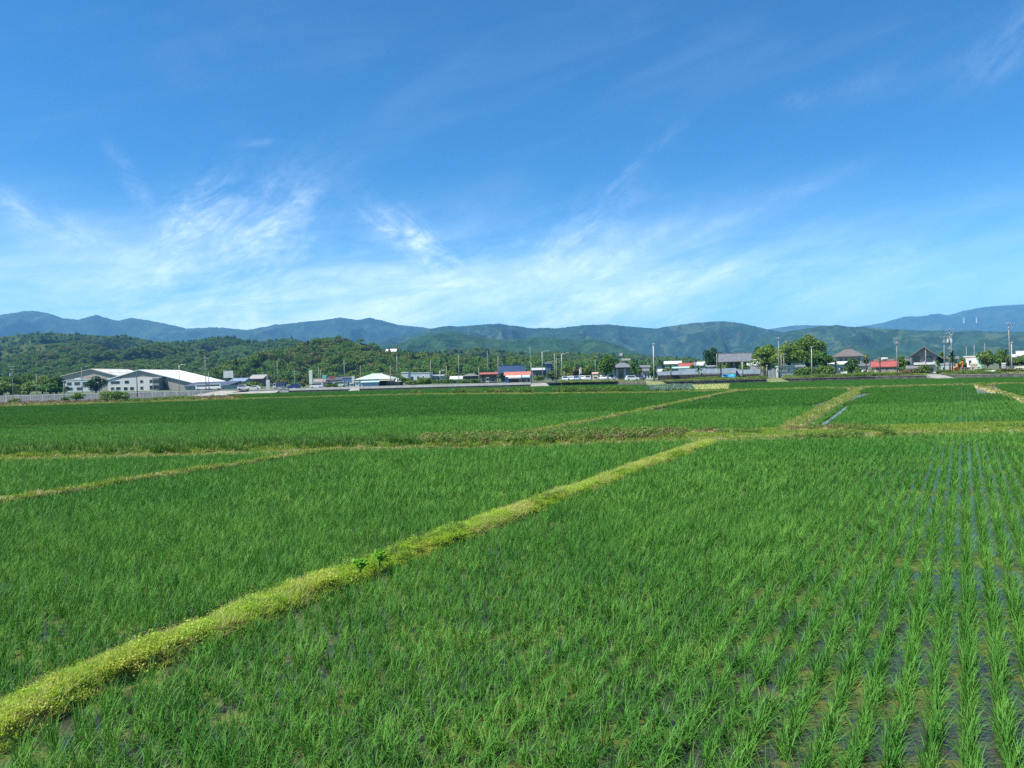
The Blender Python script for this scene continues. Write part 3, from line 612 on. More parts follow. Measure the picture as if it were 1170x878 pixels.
# vegetable plot
def plot():
    r = rs(31); k1 = leafmat('leek', (.10, .19, .11), (.18, .27, .19), .5, .2); k2 = leafmat('pale crop', (.34, .40, .13), (.5, .52, .22), .5, .2)
    L = []
    for m, h, sp in ((k1, (.35, .6), (5, 35)), (k2, (.2, .4), (15, 60))):
        for _ in range(2): v, q = blades(r, 16, .12, h, sp, (0, 40), .09, 2); L.append((v, q, m))
    src = source('vegetable_row', L); soil = sheet('vegetable_soil', [(Xat(738, PLOT[0]), PLOT[0]), (Xat(836, PLOT[0]), PLOT[0]), (Xat(828, PLOT[1]), PLOT[1]), (Xat(742, PLOT[1]), PLOT[1])], .06, mat('plot soil', (.13, .10, .055), (.09, .08, .035), scale=1, rough=.95))
    for k, (a, b_, lab, m0) in enumerate(((741, 789, 'bluish green leeks in rows in the vegetable plot', 0), (789, 832, 'pale yellow green crop beside the leeks', 2))):
        P = []
        for c in np.linspace(a, b_, 16 if k == 0 else 18):
            x0 = Xat(c+(3 if k == 0 else -2), PLOT[0]+1, 0); x1 = Xat(c, PLOT[1]-1, 0)
            for t in np.linspace(0, 1, 80): P.append((x0+(x1-x0)*t+r.randn()*.10, PLOT[0]+1+t*(PLOT[1]-PLOT[0]-2), .05))
        P = np.array(P); P = P[r.rand(len(P)) > .12]; n = len(P)
        scatter('vegetable_crop', lab, P, src, 4, r, .8+.6*r.rand(n), vi=m0+r.randint(0, 2, n))
    n = 700; px = 470+r.rand(n)**1.0*265; Y = 150+r.randn(n)*.8-(px-470)/265*22; k = fbm(px*.035, px*0, 2, 12) > .40; px = px[k]; Y = Y[k]; n = len(px)
    P = np.array([(Xat(a, y, .2), y, .1) for a, y in zip(px, Y)]); scatter('weed_row', 'broken row of tall dark weeds along the far bund', P, far_src, 9, r, 1.0+1.0*r.rand(n), vi=r.choice([7, 7, 4, 6], n))
plot()
# ------------------------------------------------------------------ builders
white_m = mat('white paint', (.62, .62, .60), (.50, .50, .48), scale=.6, rough=.5)
cream_m = mat('cream wall', (.62, .56, .44), (.54, .49, .38), scale=.6, rough=.8)
grey_m = mat('grey siding', (.40, .355, .315), (.34, .30, .265), scale=.5, rough=.7, stretch=(6, 6, .3))
beige_m = mat('beige siding', (.48, .41, .33), (.42, .36, .29), scale=.4, rough=.7, stretch=(4, 4, .3))
dark_m = mat('dark wood', (.05, .042, .036), (.08, .065, .05), scale=2, rough=.8)
tile_m = mat('grey tile', (.17, .18, .19), (.11, .115, .125), scale=1.5, rough=.55, stretch=(1, 4, 1))
tiled_m = mat('dark tile', (.055, .06, .07), (.085, .09, .10), scale=1.5, rough=.5)
blue_roof = mat('blue roof', (.024, .055, .11), (.018, .042, .085), scale=.8, rough=.5)
red_roof = mat('red roof', (.33, .085, .07), (.26, .075, .06), scale=.8, rough=.5)
orange_roof = mat('orange roof', (.46, .16, .09), (.38, .13, .08), scale=.8, rough=.55)
green_roof = mat('pale green roof', (.34, .47, .38), (.44, .48, .38), scale=.35, rough=.55)
white_roof = mat('white roof', (.84, .84, .82), (.80, .80, .79), scale=.3, rough=.32)
teal_m = mat('teal paint', (.16, .48, .42), (.13, .42, .38), scale=.8, rough=.6)
blue_m = mat('blue paint', (.05, .16, .42), (.04, .13, .36), scale=.8, rough=.5)
lblue_m = mat('light blue awning', (.42, .66, .80), (.36, .60, .75), scale=.8, rough=.6)
vinyl_m = mat('greenhouse vinyl', (.15, .19, .215), (.10, .135, .16), scale=.6, rough=.5, stretch=(1, 1, 1))
glass_m = glassmat('window glass')
rubber_m = mat('rubber', (.02, .02, .02), rough=.9); steel_m = mat('steel', (.42, .43, .43), (.35, .36, .36), rough=.45, metal=.3)
dsteel_m = mat('dark steel', (.06, .065, .07), rough=.5); pole_m = mat('concrete pole', (.28, .27, .25), (.22, .215, .20), scale=1, rough=.8)
bark_m = mat('bark', (.10, .075, .05), (.06, .045, .03), scale=4, rough=.95, bump=.4)
trunkpale_m = mat('pale bark', (.30, .26, .20), (.2, .17, .13), scale=4, rough=.9)
def spot(px, Y, z=1.0): return (float(Xat(px, Y, z)), Y, z)
def W(n, Y): return n*Y/F
def windows(r, wins, w, h, y=0, frame=white_m, sill=False):
    for (u0, u1, v0, v1) in wins:
        x0, x1, z0, z1 = (u0-.5)*w, (u1-.5)*w, v0*h, v1*h
        f = MB().box(x0, x1, y-.05, y-.003, z0, z1).build('window', frame, r); k = min(.09, (x1-x0)*.1, (z1-z0)*.12)
        MB().box(x0+k, x1-k, y-.065, y-.052, z0+k, z1-k).build('pane', glass_m, f)
def house(name, label, x0, x1, ye, yr, Y, d, roof, wm, rm, wins=(), cat='house', rz=0, over=.5, z0=1.0, group=None, doors=(), frame=white_m, skirt=None):
    xc = (x0+x1)/2; w = W(x1-x0, Y); an = math.atan((xc-CX)/F) if xc > 625 else 0
    if an and not rz: rz = -an; w *= math.cos(an)
    he = float(Zat(xc, ye, Y))-z0; hr = float(Zat(xc, yr, Y+(d/2 if roof in ('gable_x', 'hip') else 0)))-z0
    r = empty(name, spot(xc, Y, z0), label, cat, group, rz); e = over; b = MB(); q = MB(); rd = MB()
    if roof == 'gable_x':
        b.prismx([(0, 0), (0, he-.05), (d/2, hr-.3), (d, he-.05), (d, 0)][::-1], -w/2, w/2); sl = (hr-he)/(d/2)
        q.prismx([(-e, he-e*sl), (d/2, hr), (d+e, he-e*sl), (d+e, he-e*sl-.2), (d/2, hr-.22), (-e, he-e*sl-.2)][::-1], -w/2-e, w/2+e); rd.box(-w/2-e-.05, w/2+e+.05, d/2-.2, d/2+.2, hr-.12, hr+.2)
    elif roof == 'gable_y':
        b.prism([(-w/2, 0), (-w/2, he-.05), (0, hr-.3), (w/2, he-.05), (w/2, 0)][::-1], 0, d); sl = (hr-he)/(w/2)
        q.prism([(-w/2-e, he-e*sl), (0, hr), (w/2+e, he-e*sl), (w/2+e, he-e*sl-.2), (0, hr-.22), (-w/2-e, he-e*sl-.2)][::-1], -e, d+e); rd.box(-.2, .2, -e-.05, d+e+.05, hr-.12, hr+.2)
    elif roof == 'hip':
        b.box(-w/2, w/2, 0, d, 0, he-.05); k = min(d/2, w/2*.7)
        q.add([(-w/2-e, -e, he), (w/2+e, -e, he), (w/2+e, d+e, he), (-w/2-e, d+e, he), (-w/2+k, d/2, hr), (w/2-k, d/2, hr)], [(0, 1, 5, 4), (1, 2, 5), (2, 3, 4, 5), (3, 0, 4), (3, 2, 1, 0)]); rd.box(-w/2+k-.2, w/2-k+.2, d/2-.2, d/2+.2, hr-.1, hr+.22)
    elif roof == 'shed':
        b.prismx([(0, 0), (0, he-.05), (d, hr-.1), (d, 0)][::-1], -w/2, w/2)
        q.prismx([(-e, he-.02), (d+e, hr+.05), (d+e, hr-.09), (-e, he-.16)][::-1], -w/2-e, w/2+e)
    else:
        b.box(-w/2, w/2, 0, d, 0, he-.1); q.box(-w/2-.1, w/2+.1, -.1, d+.1, he-.1, he+.25)
    b.build('wall', wm, r); rf = q.build('roof', rm, r)
    if rd.v and w > 4: rd.build('ridge_cap', rm, rf)
    windows(r, wins, w, he, frame=frame)
    for (u0, u1, v1, m) in doors: MB().box((u0-.5)*w, (u1-.5)*w, -.06, -.003, .05, v1*he).build('door', m, r)
    if skirt:
        sh, sm = skirt; MB().prismx([(-1.3, sh*he-.35), (-.004, sh*he), (-.004, sh*he-.14), (-1.3, sh*he-.5)], -w/2-.4, w/2+.4).build('canopy', sm, r)
    return r, w, he
def tree(name, label, x0, x1, yt, yb, Y, leaf, seed, n=1500, size=.28, z0=1.0, nl=10, trunk=True, conical=False, cat='tree', group=None, trunkm=bark_m, bottom=.22):
    xc = (x0+x1)/2; rr = rs(seed); w = W(x1-x0, Y); h = float(Zat(xc, yt, Y))-z0; r = empty(name, spot(xc, Y, z0), label, cat, group)
    zb = h*bottom if trunk else 0; lobes = []
    for i in range(nl):
        if conical: t = i/(nl-1); rad = w/2*(1-t*.85)*.8; lobes.append(((rr.randn()*.12*w*(1-t), rr.randn()*.12*w*(1-t), zb+(h-zb)*(.1+.8*t)), (rad, rad, (h-zb)/nl*1.5)))
        else:
            a = rr.rand()*6.28; q = math.sqrt(rr.rand())*.37*w; zz = zb+(h-zb)*((.28 if bottom > .1 else .12)+(.48 if bottom > .1 else .62)*rr.rand()); k = 1-.35*abs(q)/(.37*w+.01)
            lobes.append(((q*math.cos(a), q*math.sin(a), zz), (w*(.18+.10*rr.rand()), w*(.18+.10*rr.rand()), (h-zb)*(.17+.10*rr.rand())*k)))
    if not conical: lobes.append(((0, 0, zb+(h-zb)*.5), (w*.30, w*.30, (h-zb)*.34))); lobes.append(((w*.03, 0, h-(h-zb)*.24), (w*.22, w*.22, (h-zb)*.24)))
    if trunk:
        t = MB(); rad = max(.08, w*.035); t.tube([(0, 0, -.1), (rr.randn()*.02*w, 0, zb*.6), (rr.randn()*.04*w, 0, zb+.2*(h-zb)), (0, 0, zb+.55*(h-zb))], [rad*1.4, rad, rad*.8, rad*.3])
        for (c, s) in lobes[:6]: t.tube([(0, 0, zb*.8+rr.rand()*(h-zb)*.15), (c[0]*.5, c[1]*.5, (zb+c[2])/2+.1*h), (c[0], c[1], c[2])], [rad*.55, rad*.35, rad*.12], 6)
        t.build('trunk', trunkm, r, True)
    v, q = leaf_cloud(rr, lobes, n, size); mesh_quads('crown', v, q, leaf, r, smooth=False); return r
def palm(label, px, yt, Y, leaf, seed, z0=1.0, cat='tree', nf=26, name='palm_tree', fl=None, group=None):
    rr = rs(seed); h = float(Zat(px, yt, Y))-z0; r = empty(name, spot(px, Y, z0), label, cat, group); L = fl or h*.42
    MB().tube([(0, 0, -.1), (.05, 0, h*.4), (0, 0, h*.78)], [.2, .15, .14]).build('trunk', bark_m, r, True); V = []
    for i in range(nf):
        a = rr.rand()*6.28; el = R(-35+110*rr.rand()); p = np.array([0, 0, h*.76]); d = np.array([math.cos(a)*math.cos(el), math.sin(a)*math.cos(el), math.sin(el)]); pts = []
        for k in range(4): pts.append(p.copy()); p = p+d*L/3; d = d+np.array([0, 0, -.28]); d /= np.linalg.norm(d)
        s = np.array([-math.sin(a), math.cos(a), 0]); v = []
        for k, pp in enumerate(pts): wv = (.16, .26, .2, .02)[k]*L; v += [pp-s*wv/2+np.array([0, 0, -.04]), pp+s*wv/2+np.array([0, 0, -.04])]
        V.append((np.array(v), np.array([[0, 1, 3, 2], [2, 3, 5, 4], [4, 5, 7, 6]])))
    v, q = merge(V); mesh_quads('crown', v, q, leaf, r, smooth=False); return r
def bush(label, x0, x1, yt, Y, leaf, seed, z0=1.0, n=600, size=.2, name='bush', cat='bush', group=None, nl=6, depth=None):
    rr = rs(seed); xc = (x0+x1)/2; w = W(x1-x0, Y); h = float(Zat(xc, yt, Y))-z0; d = depth or min(w, h*1.4)
    lobes = [((w*(-.5+(i+.5)/nl)*.72, rr.randn()*d*.08, h*(.34+.16*rr.rand())), (w*(.5/nl+.10+.06*rr.rand()), d*.42, h*(.38+.14*rr.rand()))) for i in range(nl)]
    r = empty(name, spot(xc, Y, z0), label, cat, group); v, q = leaf_cloud(rr, lobes, n, size); v[:, 2] = np.minimum(np.maximum(v[:, 2], 0), h*1.05); mesh_quads('foliage', v, q, leaf, r, smooth=False)
    for c, s in lobes[::2]: MB().tube([(c[0]*.8, c[1], -.05), (c[0], c[1], c[2])], [.06, .03], 5).build('stem', bark_m, r)
    return r
def pole(label, px, yt, Y, z0=1.0, arms=(), trans=0, lamp=None, m=pole_m, r0=.135, r1=.085, name='utility_pole', cat='utility pole', group=None, lean=0):
    h = float(Zat(px, yt, Y))-z0; r = empty(name, spot(px, Y, z0), label, cat, group); MB().tube([(0, 0, -.2), (lean*.5, 0, h*.5), (lean, 0, h)], [r0, (r0+r1)/2, r1]).build('shaft', m, r, True)
    if Y > 212:
        r0 *= .8; r1 *= .8
        if len(arms) == 1: arms = ()
    for k, (f, L) in enumerate(arms):
        L *= .8
        a = MB().box(-L/2, L/2, -.14-.06, -.14+.05, h*f-.06, h*f+.06).build('crossarm', steel_m, r)
        for j in range(3): x = (-.45+.9*j/2)*L; MB().tube([(x, -.145, h*f+.05), (x, -.145, h*f+.12), (x, -.145, h*f+.22)], [.035, .06, .03], 6).build('insulator', white_m, a)
    for k in range(trans):
        x = (-.42, .42)[k % 2]; MB().tube([(x, -.1, h*.70), (x, -.1, h*.70+.9)], [.27, .27], 10).build('transformer', mat('transformer', (.55, .56, .55), rough=.5), r)
    if lamp:
        for s in ((lamp,) if lamp in (1, -1) else (1, -1)):
            a = MB().tube([(0, 0, h-.5), (s*.5, 0, h+.05), (s*1.5, 0, h+.25)], .055, 6).build('lamp_arm', m, r); MB().box(min(s*1.4, s*2.1), max(s*1.4, s*2.1), -.16, .16, h+.16, h+.3).build('lamp_head', mat('lamp head', (.6, .6, .58), rough=.4), a)
    return r
CARP = {'hatch': [(-.5, .22), (-.5, .62), (-.47, .70), (-.40, .98), (-.34, 1.0), (.12, 1.0), (.26, .70), (.46, .60), (.5, .45), (.5, .22)],
        'van': [(-.5, .2), (-.5, .9), (-.47, 1.0), (.30, 1.0), (.42, .62), (.5, .5), (.5, .2)],
        'sedan': [(-.5, .26), (-.5, .66), (-.30, .70), (-.20, .98), (.08, 1.0), (.22, .70), (.46, .62), (.5, .45), (.5, .26)]}
def car(label, px, Y, kind, color, L=3.9, hgt=1.5, wd=1.6, rz=0, z0=1.01, group=None, name='parked_car', cat='car'):
    r = empty(name, spot(px, Y, z0), label, cat, group, rz); p = CARP[kind]; paint = mat('car paint %s' % str(color), color, tuple(c*.96 for c in color), rough=.25, spec=.6)
    MB().prism([(x*L, z*hgt) for x, z in p][::-1], -wd/2, wd/2).build('body', paint, r)
    if kind == 'van': gl = [(-.44, .64), (-.43, .92), (.29, .92), (.39, .64)]
    elif kind == 'hatch': gl = [(-.43, .69), (-.38, .93), (.10, .93), (.21, .69)]
    else: gl = [(-.27, .71), (-.19, .93), (.07, .93), (.18, .71)]
    for y0, y1 in ((-wd/2-.012, -wd/2-.002), (wd/2+.002, wd/2+.012)): MB().prism([(x*L, z*hgt) for x, z in gl][::-1], y0, y1).build('side_window', glass_m, r)
    ws = [(p[-4][0], p[-4][1]), (p[-3][0], p[-3][1])] if kind != 'van' else [(.30, 1.0), (.42, .62)]
    (xa, za), (xb, zb) = ((.12, 1.0), (.26, .70)) if kind == 'hatch' else ((.30, 1.0), (.42, .62)) if kind == 'van' else ((.08, 1.0), (.22, .70))
    MB().add([((xa+.012)*L, -wd*.43, za*hgt-.06), ((xa+.012)*L, wd*.43, za*hgt-.06), ((xb+.004)*L, wd*.43, zb*hgt+.04), ((xb+.004)*L, -wd*.43, zb*hgt+.04)], [(0, 3, 2, 1)]).build('windscreen', glass_m, r)
    for sx in (-.31, .31):
        for sy in (-1, 1):
            y = sy*(wd/2-.10); b = MB(); n = 12
            vs = [(sx*L+.3*math.cos(6.283*i/n), y+dy, .3+.3*math.sin(6.283*i/n)) for dy in (-.11, .11) for i in range(n)]
            b.add(vs, [tuple(range(n)), tuple(range(2*n-1, n-1, -1))]+[(i+n, (i+1) % n+n, (i+1) % n, i) for i in range(n)]).build('wheel', rubber_m, r)
    MB().box(.5*L-.02, .5*L+.012, -wd*.45, -wd*.27, .42*hgt, .5*hgt).build('headlight', white_m, r); MB().box(.5*L-.02, .5*L+.012, wd*.27, wd*.45, .42*hgt, .5*hgt).build('headlight', white_m, r)
    return r
# ------------------------------------------------------------------ left: fence, verge plants, warehouses
def fence(name, label, xa, xb, Y, z0, h, sp, postm, barm, bars=True):
    x0, x1 = float(Xat(xa, Y, z0)), float(Xat(xb, Y, z0)); r = empty(name, (x0, Y, z0), label, 'fence'); Lx = x1-x0; n = int(Lx/sp)
    for i in range(n+1): MB().box(i*Lx/n-.05, i*Lx/n+.05, -.05, .05, -.2, h+.05).build('post', postm, r)
    for z in (.18, h-.08): MB().box(0, Lx, -.03, .03, z-.04, z+.04).build('rail', barm, r)
    b = MB(); k = int(Lx/.5)
    if bars:
        for i in range(k): x = (i+.5)*Lx/k; b.box(x-.018, x+.018, -.015, .015, .2, h-.1)
        b.build('bar_panel', barm, r)
    return r
fence('white_fence', 'long white railing fence with tall posts behind the weedy verge', -90, 244, 157, .25, 1.75, 2.4, white_m, mat('white bar', (.62, .66, .70), rough=.5))
fl = weed_m
bush('small bush before the left end of the white fence', 7, 25, 455, 150, weed_m, 1, .2, 420, .16)
tree('sapling', 'thin sapling before the white fence, the smaller of a pair', 68, 79, 453.5, 464, 149, oak_m, 2, 260, .15, .2, 6, cat='tree')
tree('sapling', 'fuller sapling before the white fence beside a thinner one', 79, 98, 449.5, 464, 148, oak_m, 3, 520, .17, .2, 8, cat='tree')
bush('large round bush standing before the white fence', 115, 146, 446.5, 146, weed_m, 4, .2, 1900, .17, nl=5, depth=4)
bush('low bush at the foot of the white fence', 36, 52, 459, 150, tall_m, 5, .2, 260, .14)
def tiller():
    r = empty('farm_tiller', spot(145, 147, .25), 'small blue and white farm tiller parked beside the large bush', 'farm machine', rz=.3)
    MB().prism([(-.55, .42), (-.5, .95), (-.1, 1.05), (.35, .85), (.5, .5), (.45, .38)][::-1], -.3, .3).build('engine_cover', white_m, r)
    MB().box(-.6, .6, -.28, .28, .28, .42).build('chassis', blue_m, r); MB().tube([(-.5, .2, .9), (-.95, .25, 1.25)], .04, 6).build('handlebar', dsteel_m, r); MB().tube([(-.5, -.2, .9), (-.95, -.25, 1.25)], .04, 6).build('handlebar', dsteel_m, r)
    for x, s in ((-.3, .32), (.38, .26)):
        for y in (-.38, .38):
            w = MB().tube([(x, y-.08, s), (x, y+.08, s)], s, 12).build('wheel', rubber_m, r); MB().tube([(x, y-.09, s), (x, y+.09, s)], s*.45, 8).build('rim', blue_m, w)
tiller()
pole('concrete pole with a double crossarm at the far left', 15, 418.5, 226, .05, arms=((.985, 2.2), (.9, 1.6)), trans=1)
pole('plain pole before the hedge trees on the far left', 42.3, 427.5, 241, arms=(), r0=.14)
pole('short dark topped pole before the white office', 73.5, 435.5, 200, .05, arms=((.98, .8),))
pole('dark slim pole in front of the white roofed warehouse', 157, 421, 215, .05, arms=(), m=dsteel_m, r0=.15)
pole('curved arm street lamp beside the beige warehouse ridge', 94, 420, 285, lamp=1, name='street_lamp', cat='street lamp', r0=.1, r1=.07)
pole('curved arm street lamp before the white warehouse roof', 205.5, 417.5, 250, lamp=1, name='street_lamp', cat='street lamp', m=steel_m, r0=.1, r1=.07)
pole('tall pole with two crossarms right of the white warehouse', 235.5, 407, 240, arms=((.93, 2.0), (.62, 1.4)))
pole('shorter pole beside the tall one right of the white warehouse', 238.8, 425, 236, arms=())
pole('thin pole before the annex of the white warehouse', 244.5, 432, 252, arms=(), r0=.1, r1=.07)
# hedge trees left
for i, (a, b_, yt, Y, m, lab) in enumerate([(-34, 10, 428, 275, weed_m, 'broad green tree at the left edge behind the road'), (-4, 28, 430, 268, oak_m, 'green tree behind the pole with double crossarm'),
    (14, 48, 427, 280, oak_m, 'darker green tree left of the plain pole'), (34, 64, 429.5, 272, weed_m, 'light green tree right of the plain pole'), (50, 78, 429.5, 262, oak_m, 'olive tree in front of the beige warehouse left eave'),
    (-20, 22, 436, 252, weed_m, 'low shrub tree behind the road at the left edge'), (18, 46, 437.5, 256, weed_m, 'low bright tree before the plain pole'), (44, 72, 438, 254, tall_m, 'low dark shrub tree left of the white office')]):
    tree('roadside_tree', lab, a, b_, yt, 449, Y, m, 100+i, 2300, .34, bottom=.04)
tree('conifer_tree', 'dark cone shaped tree between the two warehouses', 98, 121, 430, 448, 262, cedar_m, 120, 1300, .3, nl=8, bottom=.05)
# warehouses
def warehouse_a():
    Y = 360; r = empty('warehouse', spot(95, Y), 'beige warehouse with a low gable and striped skylight roof', 'warehouse')
    w = W(101, Y); he = float(Zat(95, 434.5, Y))-1; hr = float(Zat(106, 421.5, Y))-1; x0, x1 = -w/2, w/2; xm = w*.10; d = 34; dx = 13
    MB().prism([(x0+1, 0), (x0+1, he), (xm, hr-.35), (x1+4, he-1), (x1+4, 0)][::-1], 0, d).build('wall', beige_m, r)
    rf = MB(); rf.prism([(x0-.6, he-.1), (xm, hr), (xm, hr-.3), (x0-.6, he-.4)], -.6, d).prism([(xm+.01, hr), (x1+5, he-1.0), (x1+5, he-1.3), (xm+.01, hr-.3)], -.6, d); q = rf.build('roof', mat('warehouse roof', (.50, .47, .40), (.42, .40, .35), scale=.3, rough=.6), r)
    s = MB(); sl = (he-1-hr)/(x1+5-xm)
    for k in range(7):
        for j in range(4):
            xa = xm+3+k*5.2; ya = 2+j*8; s.add([(xa, ya, hr+sl*(xa-xm)+.06), (xa+2.6, ya, hr+sl*(xa+2.6-xm)+.06), (xa+2.6, ya+5.5, hr+sl*(xa+2.6-xm)+.06), (xa, ya+5.5, hr+sl*(xa-xm)+.06)], [(0, 1, 2, 3)])
    s.build('skylight_rows', white_roof, q); g = MB().prism([(x0+1.2, he-.25), (xm, hr-.55), (x1+3, he-1.3), (x1+3, he-2.6), (x0+1.2, he-1.0)][::-1], -.06, -.005).build('gable_cladding', mat('gable cladding', (.45, .385, .31), (.39, .33, .27), scale=.4, rough=.8, stretch=(5, 5, .2)), r)
warehouse_a()
house('office_building', 'white two storey office with a roof box before the beige warehouse', 75, 103, 434.5, 434.5, 330, 9, 'flat', mat('pale blue wall', (.60, .64, .66), rough=.6), white_m, [(.06, .26, .55, .85), (.36, .60, .55, .85), (.70, .92, .55, .85), (.08, .30, .12, .4), (.45, .7, .12, .4)], 'office')
MBt = house('rooftop_box', 'small white plant box standing on the white office roof', 86, 92, 433, 433, 332, 3, 'flat', white_m, white_m, (), 'roof box', z0=float(Zat(89, 434.8, 332)))
def warehouse_b():
    Y = 292; xa, xb = 113, 212; r = empty('warehouse', spot(162, Y), 'warehouse with a white sheet roof and windowed gable front', 'warehouse'); xl_ = float(Xat(xa, Y)-Xat(162, Y)); xr_ = float(Xat(220, Y)-Xat(162, Y))
    hr = float(Zat(160, 422.5, Y))-1; hl = float(Zat(113, 437, Y))-1; hR = float(Zat(220, 437.0, Y))-1; xm = -.6; d = 35; sk = 0
    def sl(poly, y0, y1):               # the building runs back and to the right
        n = len(poly); b = MB(); b.add([(x+y0*sk, y0, z) for x, z in poly]+[(x+y1*sk, y1, z) for x, z in poly], [tuple(range(n)), tuple(range(2*n-1, n-1, -1))]+[(i+n, (i+1) % n+n, (i+1) % n, i) for i in range(n)]); return b
    sl([(xl_+.6, 0), (xl_+.6, hl-.1), (xm, hr-.4), (xr_-.3, hR-.1), (xr_-.3, 0)][::-1], 0, d).build('wall', grey_m, r)
    sl([(xl_-.4, hl), (xm, hr), (xm, hr-.28), (xl_-.4, hl-.28)], -.5, d).build('roof', white_roof, r); sl([(xm+.01, hr), (xr_+.6, hR-.1), (xr_+.6, hR-.38), (xm+.01, hr-.28)], -.5, d).build('roof', white_roof, r)
    fw = float(Xat(185.5, Y)-Xat(124, Y)); fx = float(Xat(124, Y)-Xat(162, Y)); fh = float(Zat(150, 432, Y))-1
    f = MB().box(fx, fx+fw, -.25, -.005, 0, fh).build('front_panel', mat('pale panel', (.66, .66, .63), (.6, .6, .57), scale=.5, rough=.7), r)
    for (u0, u1, v0, v1) in [(.05, .23, .58, .80), (.32, .41, .58, .82), (.62, .68, .60, .82), (.80, .90, .58, .84), (.905, 1.0, .58, .84), (.05, .12, .12, .34), (.15, .24, .12, .34), (.30, .38, .08, .32), (.42, .50, .08, .32), (.62, .68, .1, .34), (.80, .90, .08, .40), (.905, 1.0, .08, .40)]:
        u0 *= .96; u1 *= .96; q = MB().box(fx+u0*fw, fx+u1*fw, -.31, -.255, v0*fh, v1*fh).build('window', white_m, r); MB().box(fx+u0*fw+.12, fx+u1*fw-.12, -.33, -.312, v0*fh+.1, v1*fh-.1).build('pane', glass_m, q)
    px0 = float(Xat(187, Y)-Xat(162, Y)); MB().prism([(px0, 0), (px0, fh*1.02), (px0+W(3, Y), fh*1.0), (px0+W(6, Y), 0)][::-1], -.2, -.005).build('loading_door', dsteel_m, r)
    q = MB().box(px0-W(8, Y), px0-.3, -3.2, -.26, .1, fh*.96).build('porch', mat('grey porch', (.25, .27, .27), rough=.7), r)
    for v in (.12, .58): MB().box(px0-W(7, Y), px0-W(1.2, Y), -3.26, -3.203, v*fh, (v+.26)*fh).build('pane', glass_m, q)
    # low annex along the right side
    ax0 = float(Xat(211, 270)-Xat(162, Y)); ax1 = float(Xat(262, 270)-Xat(162, Y)); ah = float(Zat(236, 441, 270))-1; ar = float(Zat(236, 436.4, 270))-1
    MB().box(ax0, ax1-.5, -22, -10, 0, ah).build('annex_wall', white_m, r); MB().prismx([(-23.2, ah), (-10, ar), (-10, ah)][::-1], ax0-.5, ax1).build('annex_roof', mat('annex roof', (.07, .08, .11), rough=.5), r)
    for k in range(6): x = ax0+1.2+k*(ax1-ax0-2)/6; MB().box(x, x+1.2, -22.08, -22.005, .2, ah*.8).build('shutter', mat('shutter', (.42, .43, .44), (.38, .39, .4), rough=.6), r)
warehouse_b()
car('white minivan parked before the low annex, the left one of two', 232, 252, 'van', (.78, .79, .80), 4.2, 1.85, 1.7, name='parked_van', cat='van'); car('white high van parked before the low annex, the right one of two', 245.5, 250, 'van', (.80, .80, .80), 4.4, 2.0, 1.7, 3.14, name='parked_van', cat='van')
# ------------------------------------------------------------------ along the road
def board(name, label, x0, x1, yt, yb, Y, face, legs=2, cat='sign', frame=steel_m, dpt=.3):
    xc = (x0+x1)/2; w = W(x1-x0, Y); zt = float(Zat(xc, yt, Y))-1; zb = float(Zat(xc, yb, Y))-1; r = empty(name, spot(xc, Y), label, cat)
    p = MB().box(-w/2, w/2, -dpt/2, dpt/2, zb, zt).build('panel', face, r); MB().box(-w/2-.06, w/2+.06, -dpt/2+.02, dpt/2-.02, zb-.06, zt+.06).build('frame', frame, r)
    for k in range(legs): x = 0 if legs == 1 else (-.36+.72*k/(legs-1))*w; MB().tube([(x, dpt/2+.08, -.1), (x, dpt/2+.08, zt-.1)], .09, 6).build('leg', frame, r)
    return r
board('billboard', 'big blank white billboard right of the white warehouse', 256, 267, 424, 432, 300, white_m)
house('shed', 'long low shed with a blue grey roof below the billboard', 263, 279, 435.5, 432.5, 320, 10, 'gable_x', grey_m, mat('bluegrey roof', (.20, .28, .36), rough=.5), cat='shed')
house('shed', 'low shed with a weathered grey roof before the wooded hill', 285, 300, 432.5, 428.5, 345, 12, 'gable_x', mat('brown wall', (.16, .12, .09)), mat('weathered roof', (.30, .28, .28), (.24, .22, .22)), cat='shed')
r = board('gate_sign', 'narrow white arched gate sign standing by the road', 304.5, 308.5, 434.5, 445.5, 236, white_m, 1); MB().tube([(0, .1, 2), (0, .1, float(Zat(306, 429.5, 236))-1)], .07, 6).build('mast', steel_m, r)
board('pylon_sign', 'tall pale green pylon sign beside the road', 354, 357.5, 423.2, 439, 245, mat('pale green sign', (.62, .74, .60), rough=.5), 1, dpt=.8)
def truck():
    Y = 219.5; r = empty('truck', spot(319.5, Y), 'small white truck with a dark blue tarp over its load', 'truck', rz=math.pi)
    wd = 1.6; L = 3.5; MB().prism([(.85, .35), (.85, 1.85), (1.45, 1.85), (1.72, 1.1), (1.75, .35)][::-1], -wd/2, wd/2).build('cab', white_m, r); MB().box(-1.75, .80, -wd/2, wd/2, .55, .8).build('bed', white_m, r)
    MB().prism([(-1.72, .8), (-1.72, 1.75), (-1.4, 2.05), (.5, 2.0), (.76, 1.7), (.76, .8)][::-1], -wd/2-.03, wd/2+.03).build('tarp', mat('dark tarp', (.03, .05, .12), (.05, .07, .15), scale=3), r)
    for y0, y1 in ((-.812, -.802), (.802, .812)): MB().prism([(.95, 1.15), (.95, 1.7), (1.4, 1.7), (1.62, 1.15)][::-1], y0, y1).build('side_window', glass_m, r)
    MB().add([(1.46, -.7, 1.8), (1.46, .7, 1.8), (1.74, .7, 1.14), (1.74, -.7, 1.14)], [(0, 3, 2, 1)]).build('windscreen', glass_m, r)
    for x in (-1.1, 1.15):
        for y in (-.7, .7): MB().tube([(x, y-.1, .29), (x, y+.1, .29)], .29, 12).build('wheel', rubber_m, r)
truck()
